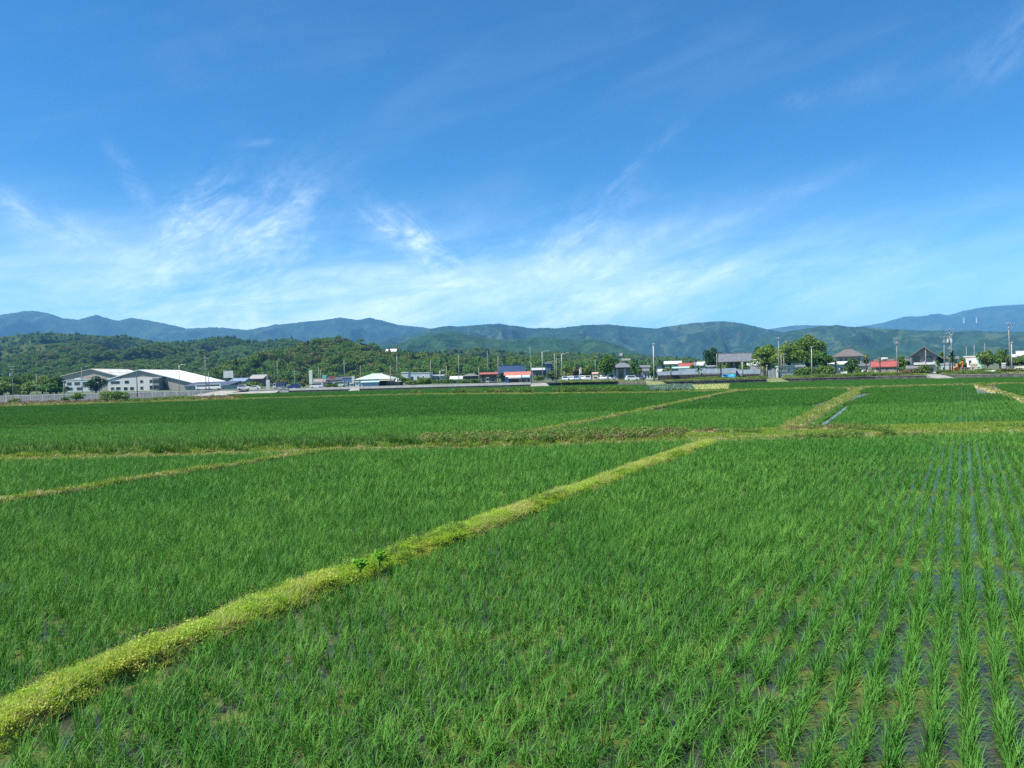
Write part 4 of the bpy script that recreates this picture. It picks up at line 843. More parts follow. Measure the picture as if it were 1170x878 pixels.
car('dark blue hatchback driving behind the tarp covered truck', 336, 219, 'hatch', (.02, .05, .20), 3.5, 1.5, 1.6, math.pi, name='moving_car')
car('silver wagon on the road left of the gate sign', 279, 218.5, 'hatch', (.55, .56, .56), 3.4, 1.6, 1.6, name='moving_car')
car('low cream pickup on the road left of the gate sign', 290.5, 217.5, 'sedan', (.70, .67, .58), 4.2, 1.35, 1.6, math.pi, name='moving_car')
car('white van on the road below the pale green pylon sign', 362, 219, 'van', (.78, .80, .78), 3.6, 1.6, 1.6, math.pi, name='moving_van', cat='van')
for px, yt, Y, arms, lab, kw in [
    (305.5, 429, 262, ((.97, 1.2),), 'pole standing behind the arched gate sign', {}), (317.5, 414, 250, ((.97, 1.4),), 'thin pole rising behind the tarp covered truck', dict(r0=.12)),
    (337.3, 424, 240, ((.96, 2.0), (.82, 1.4)), 'pole with two crossarms above the dark blue hatchback', {}), (364.5, 419, 290, ((.97, 1.0),), 'pole right of the pylon sign, the taller of a close pair', {}), (366.8, 423, 285, (), 'short bare pole of a close pair right of the pylon sign', {}),
    (394, 411, 232, ((.98, .9),), 'tall grey pole before the row of shop signs', {}), (412.3, 417.5, 300, ((.96, 1.6),), 'pole rising behind the green roofed workshop', {}), (446.5, 418, 228, (), 'bare pole at the right end of the green roofed workshop', {}),
    (454.3, 406.5, 226, ((.985, .8),), 'tallest bare pole between the workshop and the white hall', {}), (492.5, 411.5, 268, ((.97, 1.2),), 'pole standing before the right end of the white hall', {}), (510.5, 418, 230, ((.97, .9),), 'bare pole right of the lamp by the hedge', {}),
    (524.5, 406, 262, ((.98, 1.0),), 'tall pole beside the grey roofed house', {}), (547.5, 420.5, 228, ((.96, .7),), 'pale pole at the left end of the dark brown shop', {}), (569.7, 407.5, 224, ((.98, 1.2),), 'thin tall pole between the brown shop and the red awning shop', {}),
    (574.5, 416, 275, (), 'short pole peeping out left of the blue roofed house', {}), (607.3, 414, 224, ((.97, 1.2),), 'pole at the right corner of the orange roofed shop', {}), (634.2, 404, 222, ((.98, 1.0),), 'left tall pole of the pair by the parking entrance', {}), (636.2, 409, 217, (), 'right pole with a round mirror by the parking entrance', {}),
    (557.5, 400.5, 400, ((.5, 3.0),), 'distant pole with a long crossarm on the slope', dict(r0=.2)), (606.5, 395.5, 430, (), 'distant bare pole on the slope above the blue roofed house', {}), (680.5, 411, 270, ((.97, 1.4),), 'pole left of the round dark tree', {}), (644.8, 424, 240, (), 'short pole under the street lamp by the parking', {})]:
    pole(lab, px, yt, Y, arms=arms, **kw)
for px, yt, Y, side, lab in [(503, 424, 226, 1, 'low street lamp by the hedge right of the white hall'), (620.2, 402, 236, 1, 'tall street lamp right of the orange roofed shop'), (642.3, 404.5, 226, 1, 'tall street lamp above the parked silver cars')]:
    pole(lab, px, yt, Y, lamp=side, m=steel_m, r0=.1, r1=.07, name='street_lamp', cat='street lamp')
# shop clutter 363..405
house('shop', 'dark low shop with a red round sign on its roof', 374, 392, 434, 431, 262, 7, 'gable_x', mat('dim wall', (.20, .19, .19), (.28, .26, .25), scale=1.5), tiled_m, [(.1, .4, .2, .7), (.55, .9, .2, .7)], 'shop')
house('shop', 'low shop of grey clutter below the teal sign', 358, 374, 436, 433, 262, 6, 'gable_x', grey_m, mat('rust roof', (.25, .20, .18)), [(.2, .8, .2, .7)], 'shop')
board('sign_board', 'teal sign board on posts over the grey cluttered shop', 369, 373.2, 429, 433, 258, teal_m)
def round_sign():
    r = empty('roof_sign', spot(380, 258), 'red rounded sign standing on a mast over the dark low shop', 'sign'); z = float(Zat(380, 431.5, 258))-1; w = W(6, 258)/2
    MB().prism([(w*math.cos(a), z+w*.62*math.sin(a)) for a in np.linspace(math.pi, 0, 10)]+[(w, z-.5), (-w, z-.5)], -.2, .2).build('panel', red_roof, r); MB().tube([(0, 0, 0), (0, 0, z)], .1, 6).build('mast', steel_m, r)
round_sign()
house('shop', 'small shop with a blue front beside the tall grey pole', 391, 402, 431.5, 430.5, 258, 6, 'flat', mat('blue front', (.10, .20, .36), rough=.6), grey_m, [(.1, .4, .1, .5), (.55, .9, .1, .5)], 'shop')
board('sign_board', 'narrow tall white sign right of the blue fronted shop', 402.4, 405.2, 430, 440, 240, white_m, 1)
house('kiosk', 'small white kiosk before the blue fronted shop', 399.5, 404, 438.5, 438, 235, 2, 'flat', white_m, white_m, [(.2, .8, .4, .8)], 'kiosk')
house('kiosk', 'white block booth at the left corner of the green roofed workshop', 406, 410.5, 436.5, 436, 228, 2, 'flat', white_m, white_m, [(.2, .7, .5, .8)], 'kiosk')
car('grey hatchback parked before the dark low shop', 379, 240, 'hatch', (.25, .27, .28), 3.6, 1.5, 1.6); car('pale green minivan parked left of the small white kiosk', 389, 239, 'van', (.55, .62, .55), 3.7, 1.7, 1.6, name='parked_van', cat='van')
def workshop():
    Y = 238; r, w, he = house('workshop', 'workshop with a pale green roof and bluish white lower front', 408, 446, 433.5, 427.3, Y, 13, 'hip', mat('workshop wall', (.40, .40, .38), rough=.7), green_roof, (), 'workshop', over=.9)
    MB().prismx([(-2.2, he*.62), (-.01, he*.86), (-.01, he*.80), (-2.2, he*.56)], -w*.36, w*.20).build('canopy', lblue_m, r); MB().box(-w*.35, w*.18, -1.9, -1.8, .05, he*.5).build('shutter', mat('blue shutter', (.42, .50, .60), (.36, .44, .54), rough=.5), r)
    MB().box(w*.2, w*.42, -.06, -.003, .05, he*.72).build('bay_shade_panel', mat('bay shade', (.012, .012, .014), rough=.9), r); MB().prismx([(-1.8, he*.80), (-.01, he*.95), (-.01, he*.9), (-1.8, he*.75)], w*.19, w*.62).build('canopy', beige_m, r)  # near-black panel paints the shade inside the bay opening
workshop()
house('shed', 'open timber shed joined to the right of the green roofed workshop', 444, 457, 436, 433, 238, 7, 'shed', mat('shed wall', (.22, .20, .18)), mat('pale sheet', (.50, .49, .46)), [(.2, .6, .1, .7)], 'shed')
house('hall', 'long white hall with a ribbed front behind the bushes', 459, 491, 426.6, 426.2, 300, 12, 'flat', mat('white ribbed', (.66, .68, .70), (.52, .55, .58), scale=.6, rough=.5, stretch=(4, 4, .1)), white_m, [(.32, .42, .1, .7), (.55, .62, .1, .7), (.75, .8, .1, .7)], 'hall')
house('hall', 'bright white box of a building left of the long white hall', 459, 466.5, 426, 425.6, 285, 8, 'flat', white_m, white_m, [(.2, .5, .3, .6)], 'hall')
house('shed', 'low pale shed right of the long white hall', 491, 506, 429.5, 428.5, 310, 8, 'shed', mat('pale wall', (.5, .52, .5)), steel_m, [(.2, .4, .2, .7), (.6, .8, .2, .7)], 'shed')
house('house', 'house with a light grey roof behind the hedge', 515, 528, 433, 429.8, 262, 8, 'gable_x', cream_m, mat('light grey roof', (.44, .46, .48)), [(.2, .5, .1, .5)])
house('house', 'dark house with a thin white eave line behind the hedge', 529, 545.5, 429.8, 427.2, 255, 9, 'hip', mat('dark wall', (.09, .085, .08)), mat('olive grey roof', (.16, .17, .15)), [(.1, .35, .2, .6), (.5, .9, .2, .6)])
MB_ = None
house('bright_roof', 'distant white roofed building on the wooded slope', 441, 452, 401.6, 399.2, 622, 10, 'gable_x', white_m, white_roof, (), 'building', z0=float(Zat(446, 403.6, 622)))
house('brown_shop', 'dark brown shop with a rust red roof edge and a white banner', 549, 567, 427.6, 425.8, 236, 9, 'shed', mat('brown shop wall', (.10, .06, .05), (.16, .11, .09), scale=1.2), mat('rust edge', (.32, .09, .07)), [(.05, .3, .15, .55), (.66, .95, .15, .55)], 'shop', doors=[(.5, .6, .4, dark_m), (.36, .47, .5, white_m)])
house('blue_roof_house', 'two storey house with a big blue tiled roof behind the orange roofed shop', 572, 598, 424.8, 417.8, 262, 9, 'gable_x', dark_m, blue_roof, [(.2, .5, .55, .85)], over=.9)
def red_shop():
    Y = 232; r, w, he = house('roadside_shop', 'roadside shop with an orange red roof and white and blue awnings', 577, 606.5, 428.6, 425.0, Y, 9, 'shed', mat('shop wall', (.20, .15, .12), (.26, .22, .20), scale=2), orange_roof, (), 'shop', over=.3)
    MB().prismx([(-1.9, he*.72), (-.01, he*.98), (-.01, he*.93), (-1.9, he*.55)], -w*.47, w*.14).build('awning', white_m, r); MB().prismx([(-1.8, he*.76), (-.01, he*.98), (-.01, he*.93), (-1.8, he*.60)], w*.17, w*.47).build('awning', lblue_m, r)
    for a, b_, m in ((-.46, -.36, blue_m), (-.34, -.24, glass_m), (-.22, -.14, red_roof), (-.12, .02, glass_m), (.04, .12, cream_m), (.18, .30, mat('brown goods', (.25, .14, .10))), (.31, .40, steel_m), (.41, .48, glass_m)): MB().box(a*w, b_*w, -.10, -.003, .1, he*.52).build('shop_front', m, r)
    for x in (-.47, .155, .47): MB().tube([(x*w, -1.75, 0), (x*w, -1.75, he*.6)], .05, 6).build('awning_post', steel_m, r)
red_shop()
for a, b_, m, lab in ((577.5, 580, blue_m, 'blue vending machine at the left corner of the orange roofed shop'), (556, 558.4, white_m, 'white vending machine in front of the dark brown shop')):
    r = empty('vending_machine', spot((a+b_)/2, 227), lab, 'vending machine'); w = .95; MB().box(-w/2, w/2, -.4, .4, 0, 1.85).build('cabinet', m, r); MB().box(-w*.4, w*.4, -.43, -.402, .9, 1.7).build('display_window', glass_m, r); MB().box(-w*.35, w*.35, -.42, -.402, .2, .45).build('pickup_slot', dsteel_m, r)
house('blue_house', 'distant blue walled house left of the parking', 624, 630, 415.5, 413.5, 340, 7, 'gable_x', mat('deep blue wall', (.05, .12, .30)), tiled_m, [(.2, .45, .5, .75), (.6, .85, .5, .75)])
house('house', 'house with a pale roof and dark walls right of the orange roofed shop', 609, 622, 422.5, 420.8, 300, 8, 'gable_x', mat('dim house', (.16, .15, .15)), mat('pale roof', (.42, .43, .42)), [(.2, .5, .3, .7)])  # pale roof over dark grey walls
for a, b_, yt, Y, m, lab, n in [(455, 470, 430.5, 240, oak_m, 'dark shrub at the left of the bushes under the white hall', 700), (464, 480, 434, 226, weed_m, 'light green bush under the white hall', 900), (477, 494, 430.8, 228, oak_m, 'tall dark green bush under the white hall', 1200),
    (494, 506, 433.5, 245, weed_m, 'light hedge section left of the low street lamp', 500), (506, 521, 432.5, 250, oak_m, 'dark hedge section right of the low street lamp', 600), (524, 538, 433, 246, weed_m, 'light green hedge before the dark house', 500), (370, 386, 438.5, 235, oak_m, 'low shrub before the parked hatchback', 250),
    (538, 549, 433, 240, oak_m, 'dark shrub left of the brown shop', 400), (610, 622, 429, 250, oak_m, 'dark shrub beside the orange roofed shop', 500)]:
    bush(lab, a, b_, yt, Y, m, int(a), n=n, size=.28, nl=4)
for a, b_, yt, Y, m, lab in [(623, 640, 424, 252, bamboo_m, 'yellow green tree left of the parked silver cars'), (634, 656, 417.5, 262, bamboo_m, 'yellow green tree behind the tall street lamp'), (650, 667, 419, 258, olive_m, 'olive brown tree behind the parked silver cars'), (662, 684, 417.5, 265, bamboo_m, 'light green tree left of the round dark tree'), (276, 300, 437, 255, bamboo_m, 'bright bamboo clump behind the road by the gate sign'), (310, 334, 433, 268, olive_m, 'olive shrub tree behind the tarp covered truck'), (338, 356, 434, 262, olive_m, 'olive shrub tree left of the pylon sign')]:
    tree('roadside_tree', lab, a, b_, yt, 440, Y, m, int(a)+7, 1400, .32, bottom=.08)
tree('round_tree', 'round dark green tree beside the hip roofed house', 681, 703.5, 405.5, 432, 226, oak_m, 61, 3200, .26, nl=12, bottom=.16)
# parking with cars
def toll():
    r, w, he = house('ticket_booth', 'cream ticket booth with a dark slot and reddish roof by the parking', 677, 683.5, 427, 425.8, 214, 1.6, 'shed', cream_m, mat('pink roof', (.55, .34, .28)), (), 'booth', over=.12); MB().box(-w*.25, w*.25, -.05, -.003, he*.42, he*.56).build('slot', dark_m, r)
toll()
for k, (px, Y, c, lab) in enumerate([(645.5, 222, (.60, .66, .68), 'pale silver car parked nose out at the left end of the car row'), (652, 224, (.60, .61, .62), 'silver car second from the left in the car row'), (658.5, 225, (.35, .45, .62), 'bluish car in the car row left of the cream booth'), (664.5, 226, (.68, .69, .70), 'white car in the middle of the row left of the cream booth'), (671.5, 226, (.52, .53, .55), 'grey car just left of the cream ticket booth'), (689, 226, (.72, .73, .74), 'white car just right of the cream ticket booth under the round tree'), (698.5, 226, (.58, .60, .62), 'silver car right of the round tree trunk')]):
    car(lab, px, Y, ('van', 'hatch')[k % 2], c, 3.8, 1.6, 1.65, -math.pi/2+.1*math.sin(k*3), group='cars parked in the row')
car('white sedan parked alone left of the gravel lane', 722.5, 196, 'hatch', (.78, .79, .80), 3.3, 1.45, 1.6)
car('dark blue car parked behind the white sedan', 730.5, 206, 'hatch', (.12, .14, .22), 3.4, 1.5, 1.6)
r = pole('slim banner pole with a red and white striped top by the parked cars', 662.4, 422, 206, m=white_m, r0=.09, r1=.07, name='flag_pole', cat='banner pole'); MB().box(.06, .55, -.02, .02, 2.2, 3.9).build('banner', mat('pale banner', (.70, .55, .52)), r)
h1 = house('hip_roof_house', 'house with a dark pyramid roof and white gate posts', 702, 720.5, 420, 414.8, 232, 12, 'hip', mat('brown grey wall', (.20, .20, .19)), tile_m, [(.25, .60, .05, .85)], over=1.2, doors=[(.62, .72, .9, white_m), (.12, .22, .9, white_m)])
board('roadside_sign', 'small square white sign on a tall mast behind the pyramid roof', 708.5, 712, 403.8, 406.8, 262, white_m, 1); board('sign_board', 'long pale sign board behind the pyramid roof', 711, 720.8, 410, 412, 270, cream_m, 2)
tree('garden_tree', 'small dark tree right of the pyramid roofed house', 719, 728, 414.5, 431, 216, oak_m, 71, 700, .24, bottom=.25); tree('garden_tree', 'smaller green tree before the lane behind the white sedan', 726.5, 735, 419, 431, 222, oak_m, 72, 500, .24)
pole('tall white concrete pole standing by the gravel lane', 747.5, 393, 181, arms=((.985, .7),), m=mat('white pole', (.44, .44, .42)), r0=.17, r1=.12)
# ------------------------------------------------------------------ middle right
house('house', 'low white house with a grey roof left of the tall white pole', 735.5, 746, 423.5, 421.2, 225, 7, 'gable_x', white_m, tile_m, [(.1, .3, .2, .7), (.45, .6, .2, .7), (.75, .9, .2, .7)])
house('house', 'white gabled house right of the tall white pole', 749.5, 757, 420.5, 415.8, 260, 8, 'gable_y', white_m, tiled_m, [(.3, .7, .5, .75)])
house('house', 'white low house left of the greenhouses', 749, 761, 424.5, 422, 240, 7, 'gable_x', white_m, mat('pale slate', (.45, .46, .46)), [(.1, .4, .3, .7), (.55, .9, .3, .7)])
house('factory', 'long pale green factory with a white roof edge far behind the greenhouses', 760, 778, 415.5, 413.2, 340, 14, 'gable_x', mat('pale green wall', (.30, .40, .38)), mat('white green roof', (.62, .70, .66)), [(.1, .2, .3, .6), (.4, .5, .3, .6), (.7, .8, .3, .6)], 'factory')
house('red_roof_house', 'house with a bright red sloping roof behind the greenhouses', 777, 791, 419.6, 415.2, 265, 8, 'gable_x', cream_m, red_roof, [(.2, .5, .3, .7)]); house('house', 'white house right of the bright red roof', 791, 798, 418, 414, 280, 8, 'hip', white_m, tile_m, [(.2, .5, .5, .8)])
house('house', 'grey house with a pale roof left of the dark round tree', 798, 807, 417, 413.5, 262, 8, 'gable_x', mat('grey wall', (.38, .40, .42)), mat('blue pale roof', (.48, .52, .54)), [(.2, .45, .4, .7), (.6, .85, .4, .7)]); house('shed', 'white garden shed under the dark round tree', 808.5, 816, 418.5, 417.5, 232, 4, 'shed', white_m, steel_m, [(.2, .5, .4, .7)], 'shed')
house('house', 'teal walled shed behind the left greenhouse', 769, 786, 420.6, 419.2, 236, 8, 'shed', mat('teal wall', (.22, .42, .42)), mat('teal roof', (.36, .52, .52)), [(.6, .8, .3, .6)], 'shed')
def greenhouse(label, x0, x1, yt, Y, d=6.0, wall=None):
    xc = (x0+x1)/2; w = W(x1-x0, Y); h = float(Zat(xc, yt, Y+d/2))-1; r = empty('greenhouse', spot(xc, Y), label, 'greenhouse', None, -math.atan((xc-CX)/F)); n = 9; kn = h*.45
    arc = [(0, 0), (0, kn)]+[(d/2-d/2*math.cos(a), kn+(h-kn)*math.sin(a)) for a in np.linspace(.25, math.pi-.25, n)]+[(d, kn), (d, 0)]
    MB().prismx(arc[::-1], -w/2, w/2).build('cover', vinyl_m, r)
    for k in range(max(3, int(w/2.2))+1):
        x = -w/2+w*k/max(3, int(w/2.2)); MB().tube([(x, y-.02 if y < d/2 else y+.02, z+.03) for y, z in arc], .04, 5).build('hoop', steel_m, r)
    MB().box(-w/2-.03, -w/2-.005, d*.38, d*.62, 0, kn*1.4).build('door', white_m, r); MB().box(-w/2, w/2, -.06, -.02, .0, kn*.5).build('base_board', dsteel_m, r)
greenhouse('long plastic greenhouse at the left behind the dark board fence', 752, 800, 424.0, 196); greenhouse('plastic greenhouse left of the dark round tree trunk, further back', 776, 806, 421.5, 206); greenhouse('plastic greenhouse in the middle above the bright blue sheet', 800, 840, 421.2, 198); greenhouse('plastic greenhouse at the right before the big tiled house', 838, 868, 422.3, 199)
def bfence(label, x0, x1, yt, Y, m=dark_m):
    xc = (x0+x1)/2; w = W(x1-x0, Y); h = float(Zat(xc, yt, Y))-1; r = empty('board_fence', spot(xc, Y), label, 'fence'); n = max(2, int(w/2)); MB().box(-w/2, w/2, -.03, .03, .1, h).build('boards', m, r)
    for k in range(n+1): x = -w/2+w*k/n; MB().box(x-.05, x+.05, -.09, -.033, -.1, h+.06).build('post', bark_m, r)
bfence('dark board fence before the left greenhouse', 752, 798, 428.6, 190); bfence('dark board fence below the middle greenhouse', 800, 823, 428, 190.5); bfence('dark board fence below the right greenhouse', 849, 869, 427.8, 190)
r = empty('blue_sheet', spot(833.5, 189), 'bright blue plastic sheet over a low heap', 'sheet'); v = []; nx, ny = 26, 8
for j in range(ny):
    for i in range(nx): x = (i/(nx-1)-.5)*W(17, 189); y = j/(ny-1)*2.2; e = min(1, min(i, nx-1-i)/3, (min(j, ny-1-j)+.01)/1.6); v.append((x, y, .02+e*(.85+.3*vn(i*.5, j*.7, 2))))
mesh_quads('sheet', np.array(v, float), np.array([(j*nx+i, j*nx+i+1, (j+1)*nx+i+1, (j+1)*nx+i) for j in range(ny-1) for i in range(nx-1)]), mat('blue sheet', (.02, .30, .68), (.03, .38, .74), scale=1.5, rough=.4), r)
palm('pom pom palm before the left greenhouse', 766.5, 416.8, 189, oak_m, 81, fl=1.4); palm('pom pom palm left of the dark round tree', 798.5, 417.5, 188, oak_m, 82, fl=1.3); palm('pom pom palm before the middle greenhouse', 823.8, 416, 188.5, olive_m, 83, fl=1.4)
tree('round_tree', 'big dark evergreen left of the tiled roof house', 803.5, 826, 397.5, 426, 236, cedar_m, 84, 3200, .28, nl=12, bottom=.12)
pole('pole standing before the dark evergreen', 819.5, 404, 222, arms=((.97, .9),)); pole('thick short pale pole below the big tiled house', 848.5, 413.5, 188.5, arms=(), r0=.2, r1=.16); pole('slim lamp like pole before the concrete fence', 876.3, 418, 190, lamp=None, arms=((.98, .5),), r0=.09)
def big_house():
    Y = 228; r, w, he = house('tiled_house', 'big traditional house with a wide grey tiled roof', 826.5, 853.5, 411, 404.2, Y, 10, 'gable_x', mat('dark timber wall', (.06, .058, .055)), mat('silver tile', (.15, .16, .17), (.11, .115, .125), scale=1.4, rough=.4), [(.42, .50, .62, .92), (.72, .80, .62, .95), (.88, .96, .62, .95), (.12, .3, .3, .55)], over=1.5)
    sk = 3.0; MB().prismx([(-2.4, he*.30), (-.01, he*.52), (-.01, he*.46), (-2.4, he*.24)], -w*.56, w*.60).build('lower_roof', tile_m, r); MB().box(-w*.5, w*.54, -1.6, -.01, 0, he*.26).build('lower_wall', white_m, r)
big_house()
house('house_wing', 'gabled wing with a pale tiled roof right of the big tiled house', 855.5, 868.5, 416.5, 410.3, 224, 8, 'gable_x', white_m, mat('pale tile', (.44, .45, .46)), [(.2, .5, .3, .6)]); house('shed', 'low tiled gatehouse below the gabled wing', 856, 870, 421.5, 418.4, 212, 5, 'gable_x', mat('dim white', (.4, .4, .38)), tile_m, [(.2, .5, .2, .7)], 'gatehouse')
poly_wall('block_wall', 'pale concrete block wall under the camphor trees', [spot(889, 187)[:2], spot(906, 187.5)[:2]], .9, float(Zat(897, 424.8, 187)), .2, mat('block', (.5, .49, .46), (.42, .41, .39), scale=1.5), conc_m)
house('shed', 'narrow white box shed among the poles left of the block wall', 887, 890.4, 419.5, 419.2, 189, 2, 'flat', white_m, white_m, [(.3, .7, .5, .7)], 'shed'); house('shed', 'pale blue shed behind the block wall', 898.5, 907, 417.5, 416.2, 205, 4, 'shed', mat('pale blue shed', (.52, .58, .62)), white_roof, [(.2, .5, .4, .7)], 'shed')
fence('mesh_fence', 'low concrete post fence left of the block wall', 868.5, 887.5, 190, 1.0, 1.9, 1.4, conc_m, steel_m)
for k, (a, b_, yt, lab) in enumerate([(882.5, 885.2, 421.5, 'leaning grey gravestone nearest the poles'), (878.4, 880.4, 424, 'short grey gravestone beside the leaning one'), (872.5, 875.4, 423.2, 'dark gravestone at the left of the small graves')]):
    r = empty('gravestone', spot((a+b_)/2, 187), lab, 'gravestone'); w = W(b_-a, 187); h = float(Zat(a, yt, 187))-1; MB().box(-w/2-.15, w/2+.15, -.3, .3, 0, .3).build('plinth', conc_m, r); MB().prism([(-w/2, .3), (-w/2, h-.1), (-w/3, h), (w/3, h), (w/2, h-.1), (w/2, .3)][::-1], -.16, .16).build('stone', conc_d if k == 2 else steel_m, r)
tree('camphor_tree', 'yellow green camphor tree at the left of the big grove', 860, 896, 393.5, 424, 214, leafmat('camphor', (.11, .20, .024), (.20, .28, .04), .35, .3, (.05, .12, .018), .25), 91, 4600, .27, nl=16, bottom=.10)
tree('camphor_tree', 'tallest camphor tree at the right of the big grove', 903, 943, 382.2, 424, 212, leafmat('camphor dark', (.045, .12, .018), (.12, .21, .03), .30, .28, (.15, .23, .03), .16), 92, 7200, .27, nl=20, bottom=.14)
tree('camphor_tree', 'middle camphor tree with a leaning trunk beside the poles', 882, 920, 390, 424, 206, MATS['camphor'], 93, 4200, .26, nl=14, bottom=.22); tree('camphor_tree', 'low spreading green tree right of the tallest camphor', 922, 951, 402.5, 424, 205, oak_m, 94, 3000, .26, nl=12, bottom=.22)
tree('camphor_tree', 'dark tree peeping out behind the left camphor', 856, 876, 396, 424, 238, cedar_m, 95, 1800, .3, bottom=.1)
pole('tall thin pole in front of the camphor grove', 890.3, 385.5, 187, arms=((.97, 1.0), (.66, .7)), m=mat('dull pole', (.24, .24, .23)), r0=.17); pole('left pole of the pole pair joined by a crossarm in the grove', 893, 405, 191, arms=()); r = pole('right pole of the pole pair joined by a crossarm in the grove', 896, 404.5, 191, arms=((.97, 1.2),))
pole('pale pole before the hedge right of the grove', 927.8, 396.5, 186, arms=((.98, .6),), m=MATS['white pole'])
for a, b_, yt, Y, m, lab, n in [(908, 922, 420.5, 189, oak_m, 'dark hedge bush right of the block wall', 700), (918, 938, 418.5, 190, weed_m, 'green hedge bush behind the pale pole', 1000), (934, 955, 417.2, 189, weed_m, 'rounded light hedge before the hip roofed white house', 1100), (980, 995, 424.8, 184, oak_m, 'low dark hedge before the red roofed shed', 600), (1012, 1026, 424.5, 178, bund_m, 'low grassy shrub right of the red roofed shed', 350),
    (1050, 1063, 417.5, 181, weed_m, 'bright green shrub before the gabled house', 900), (1036, 1050, 421.5, 180, olive_m, 'olive shrub before the dark porch', 500), (1028, 1040, 422.5, 176, brown_m, 'brownish heap of brush beside the lane', 400), (1070, 1090, 422.5, 178, weed_m, 'low shrub right of the lane', 500), (1092, 1112, 421.8, 176, olive_m, 'low weeds below the orange digger', 450), (1112, 1136, 421, 170, weed_m, 'low hedge before the white boat', 500), (1138, 1172, 420.5, 166, olive_m, 'low weedy hedge at the right edge', 700)]:
    bush(lab, a, b_, yt, Y, m, int(a), n=n, size=.22, nl=5)
h2 = house('hip_roof_house', 'two storey house with a brownish hip roof and white walls behind a garden tree', 956, 984, 407.5, 399.2, 214, 11, 'hip', mat('cream white wall', (.62, .61, .56)), mat('brown tile', (.13, .115, .11), (.10, .09, .09), scale=1.5), [(.14, .26, .66, .92), (.34, .46, .66, .92), (.84, .96, .66, .92)], over=1.3, skirt=(.56, tile_m))
house('shed', 'white low house wing left of the garden tree', 946.5, 968, 416, 413.5, 206, 5, 'shed', white_m, white_roof, [(.1, .3, .3, .7), (.6, .8, .3, .7)], 'house wing'); house('shed', 'white carport building right of the garden tree', 980.5, 992, 417.8, 413.2, 204, 5, 'shed', white_m, tile_m, [(.1, .3, .2, .6), (.5, .8, .1, .5)], 'carport')
tree('garden_tree', 'dense dark garden tree before the hip roofed white house', 963, 982.5, 409.5, 428, 190, leafmat('garden', (.022, .075, .012), (.05, .115, .018), .5, .2), 96, 2600, .22, nl=10, bottom=.06); tree('garden_tree', 'light green garden shrub tree beside the dense dark one', 975, 983, 419, 428, 186, weed_m, 97, 500, .2, bottom=.06)
palm('bushy palm left of the red roofed shed', 989.8, 405.5, 188, olive_m, 98, fl=1.7, nf=34); palm('slim palm with a small head in front of the red roofed shed', 1005.5, 405.3, 183, oak_m, 99, fl=.8, nf=22)
palm('small palm at the left of the white walled house', 955, 409.5, 192, oak_m, 100, fl=1.0); palm('palm right of the gabled house', 1071.5, 413, 180, oak_m, 101, fl=1.2)
tree('cypress_tree', 'cream leaved cypress, left of two before the red roofed shed', 993.6, 996.8, 420.5, 427, 184, leafmat('gold cypress', (.30, .32, .13), (.40, .40, .18), 1, .2), 102, 260, .12, nl=6, conical=True, bottom=.03); tree('cypress_tree', 'cream leaved cypress, right of two before the red roofed shed', 997, 1000.6, 419.8, 427, 184, MATS['gold cypress'], 103, 260, .12, nl=6, conical=True, bottom=.03)
def red_shed():
    Y = 194; r, w, he = house('red_roof_shed', 'grey shed with a bright red roof and two doors', 996.5, 1025, 418.4, 413.3, Y, 7, 'gable_x', mat('shed boards', (.20, .19, .18), (.16, .15, .14), scale=1, stretch=(4, 4, .3)), red_roof, (), 'shed', over=.35)
    for u in (-.20, .14): MB().box(u*w, (u+.26)*w, -.05, -.003, .05, he*.86).build('door', mat('shed door', (.24, .23, .22)), r)
    MB().box(-w*.42, -w*.34, -.05, -.003, 0, he*.75).build('post_panel', cream_m, r)
red_shed()
house('house', 'low house with a dark roof behind the red roofed shed', 1000, 1040, 412.8, 410.2, 222, 8, 'gable_x', mat('tan wall', (.32, .29, .25)), mat('slate', (.10, .105, .115)), [(.7, .8, .3, .7)])
for px, yt, lab, s in [(1010.5, 409, 'white roof tank on the dark roofed house, the rounder one', 1.0), (1034, 410.4, 'tilted white roof panel box on the dark roofed house', .8)]:
    zt = float(Zat(px, yt+3.2, 218)); r = empty('roof_tank', spot(px, 218, zt), lab, 'tank'); MB().tube([(-.75*s, 0, .45), (.75*s, 0, .45)], .42*s, 12).build('tank', white_m, r); MB().box(-.7*s, .7*s, -.25, .25, -.6, .1).build('stand', steel_m, r)
pole('utility pole with wires right of the red roofed shed', 1025.3, 386.5, 184, arms=((.985, 2.0), (.86, 1.3)), m=MATS['dull pole'], r0=.17)
def gable_house():
    Y = 197; r, w, he = house('gable_house', 'two storey house with a dark front gable and white lower wall', 1042, 1070, 405.2, 396.4, Y, 11, 'gable_y', mat('half timber', (.34, .325, .31), (.28, .265, .255), scale=1), mat('dark slate', (.12, .125, .135), (.16, .165, .17), scale=1.5), (), over=1.4)
    MB().box(-w*.46, w*.5, -.12, -.005, he*.02, he*.46).build('lower_wall', white_m, r); windows(r, [(.08, .32, .60, .90), (.54, .86, .56, .90)], w, he, y=-.02, frame=dark_m)
    MB().prismx([(-3.2, he*.30), (-.13, he*.44), (-.13, he*.38), (-3.2, he*.24)], -w*.75, w*.10).build('porch_roof', mat('dark slate', ()), r); MB().box(-w*.70, w*.02, -2.0, -.13, 0, he*.24).build('porch_wall', mat('dim porch', (.12, .13, .13)), r)
    for u in (-.55, -.25): MB().box(u*w, (u+.14)*w, -2.06, -2.005, .3, he*.2).build('porch_window', glass_m, r)
    MB().box(w*.14, w*.36, -.18, -.123, .1, he*.30).build('garage_door', mat('garage dark', (.05, .06, .055)), r); MB().box(-w*.42, w*.44, -1.1, -.13, he*.46, he*.50).build('balcony_floor', white_m, r); MB().box(-w*.42, w*.44, -1.12, -1.06, he*.50, he*.58).build('balcony_rail', white_m, r)
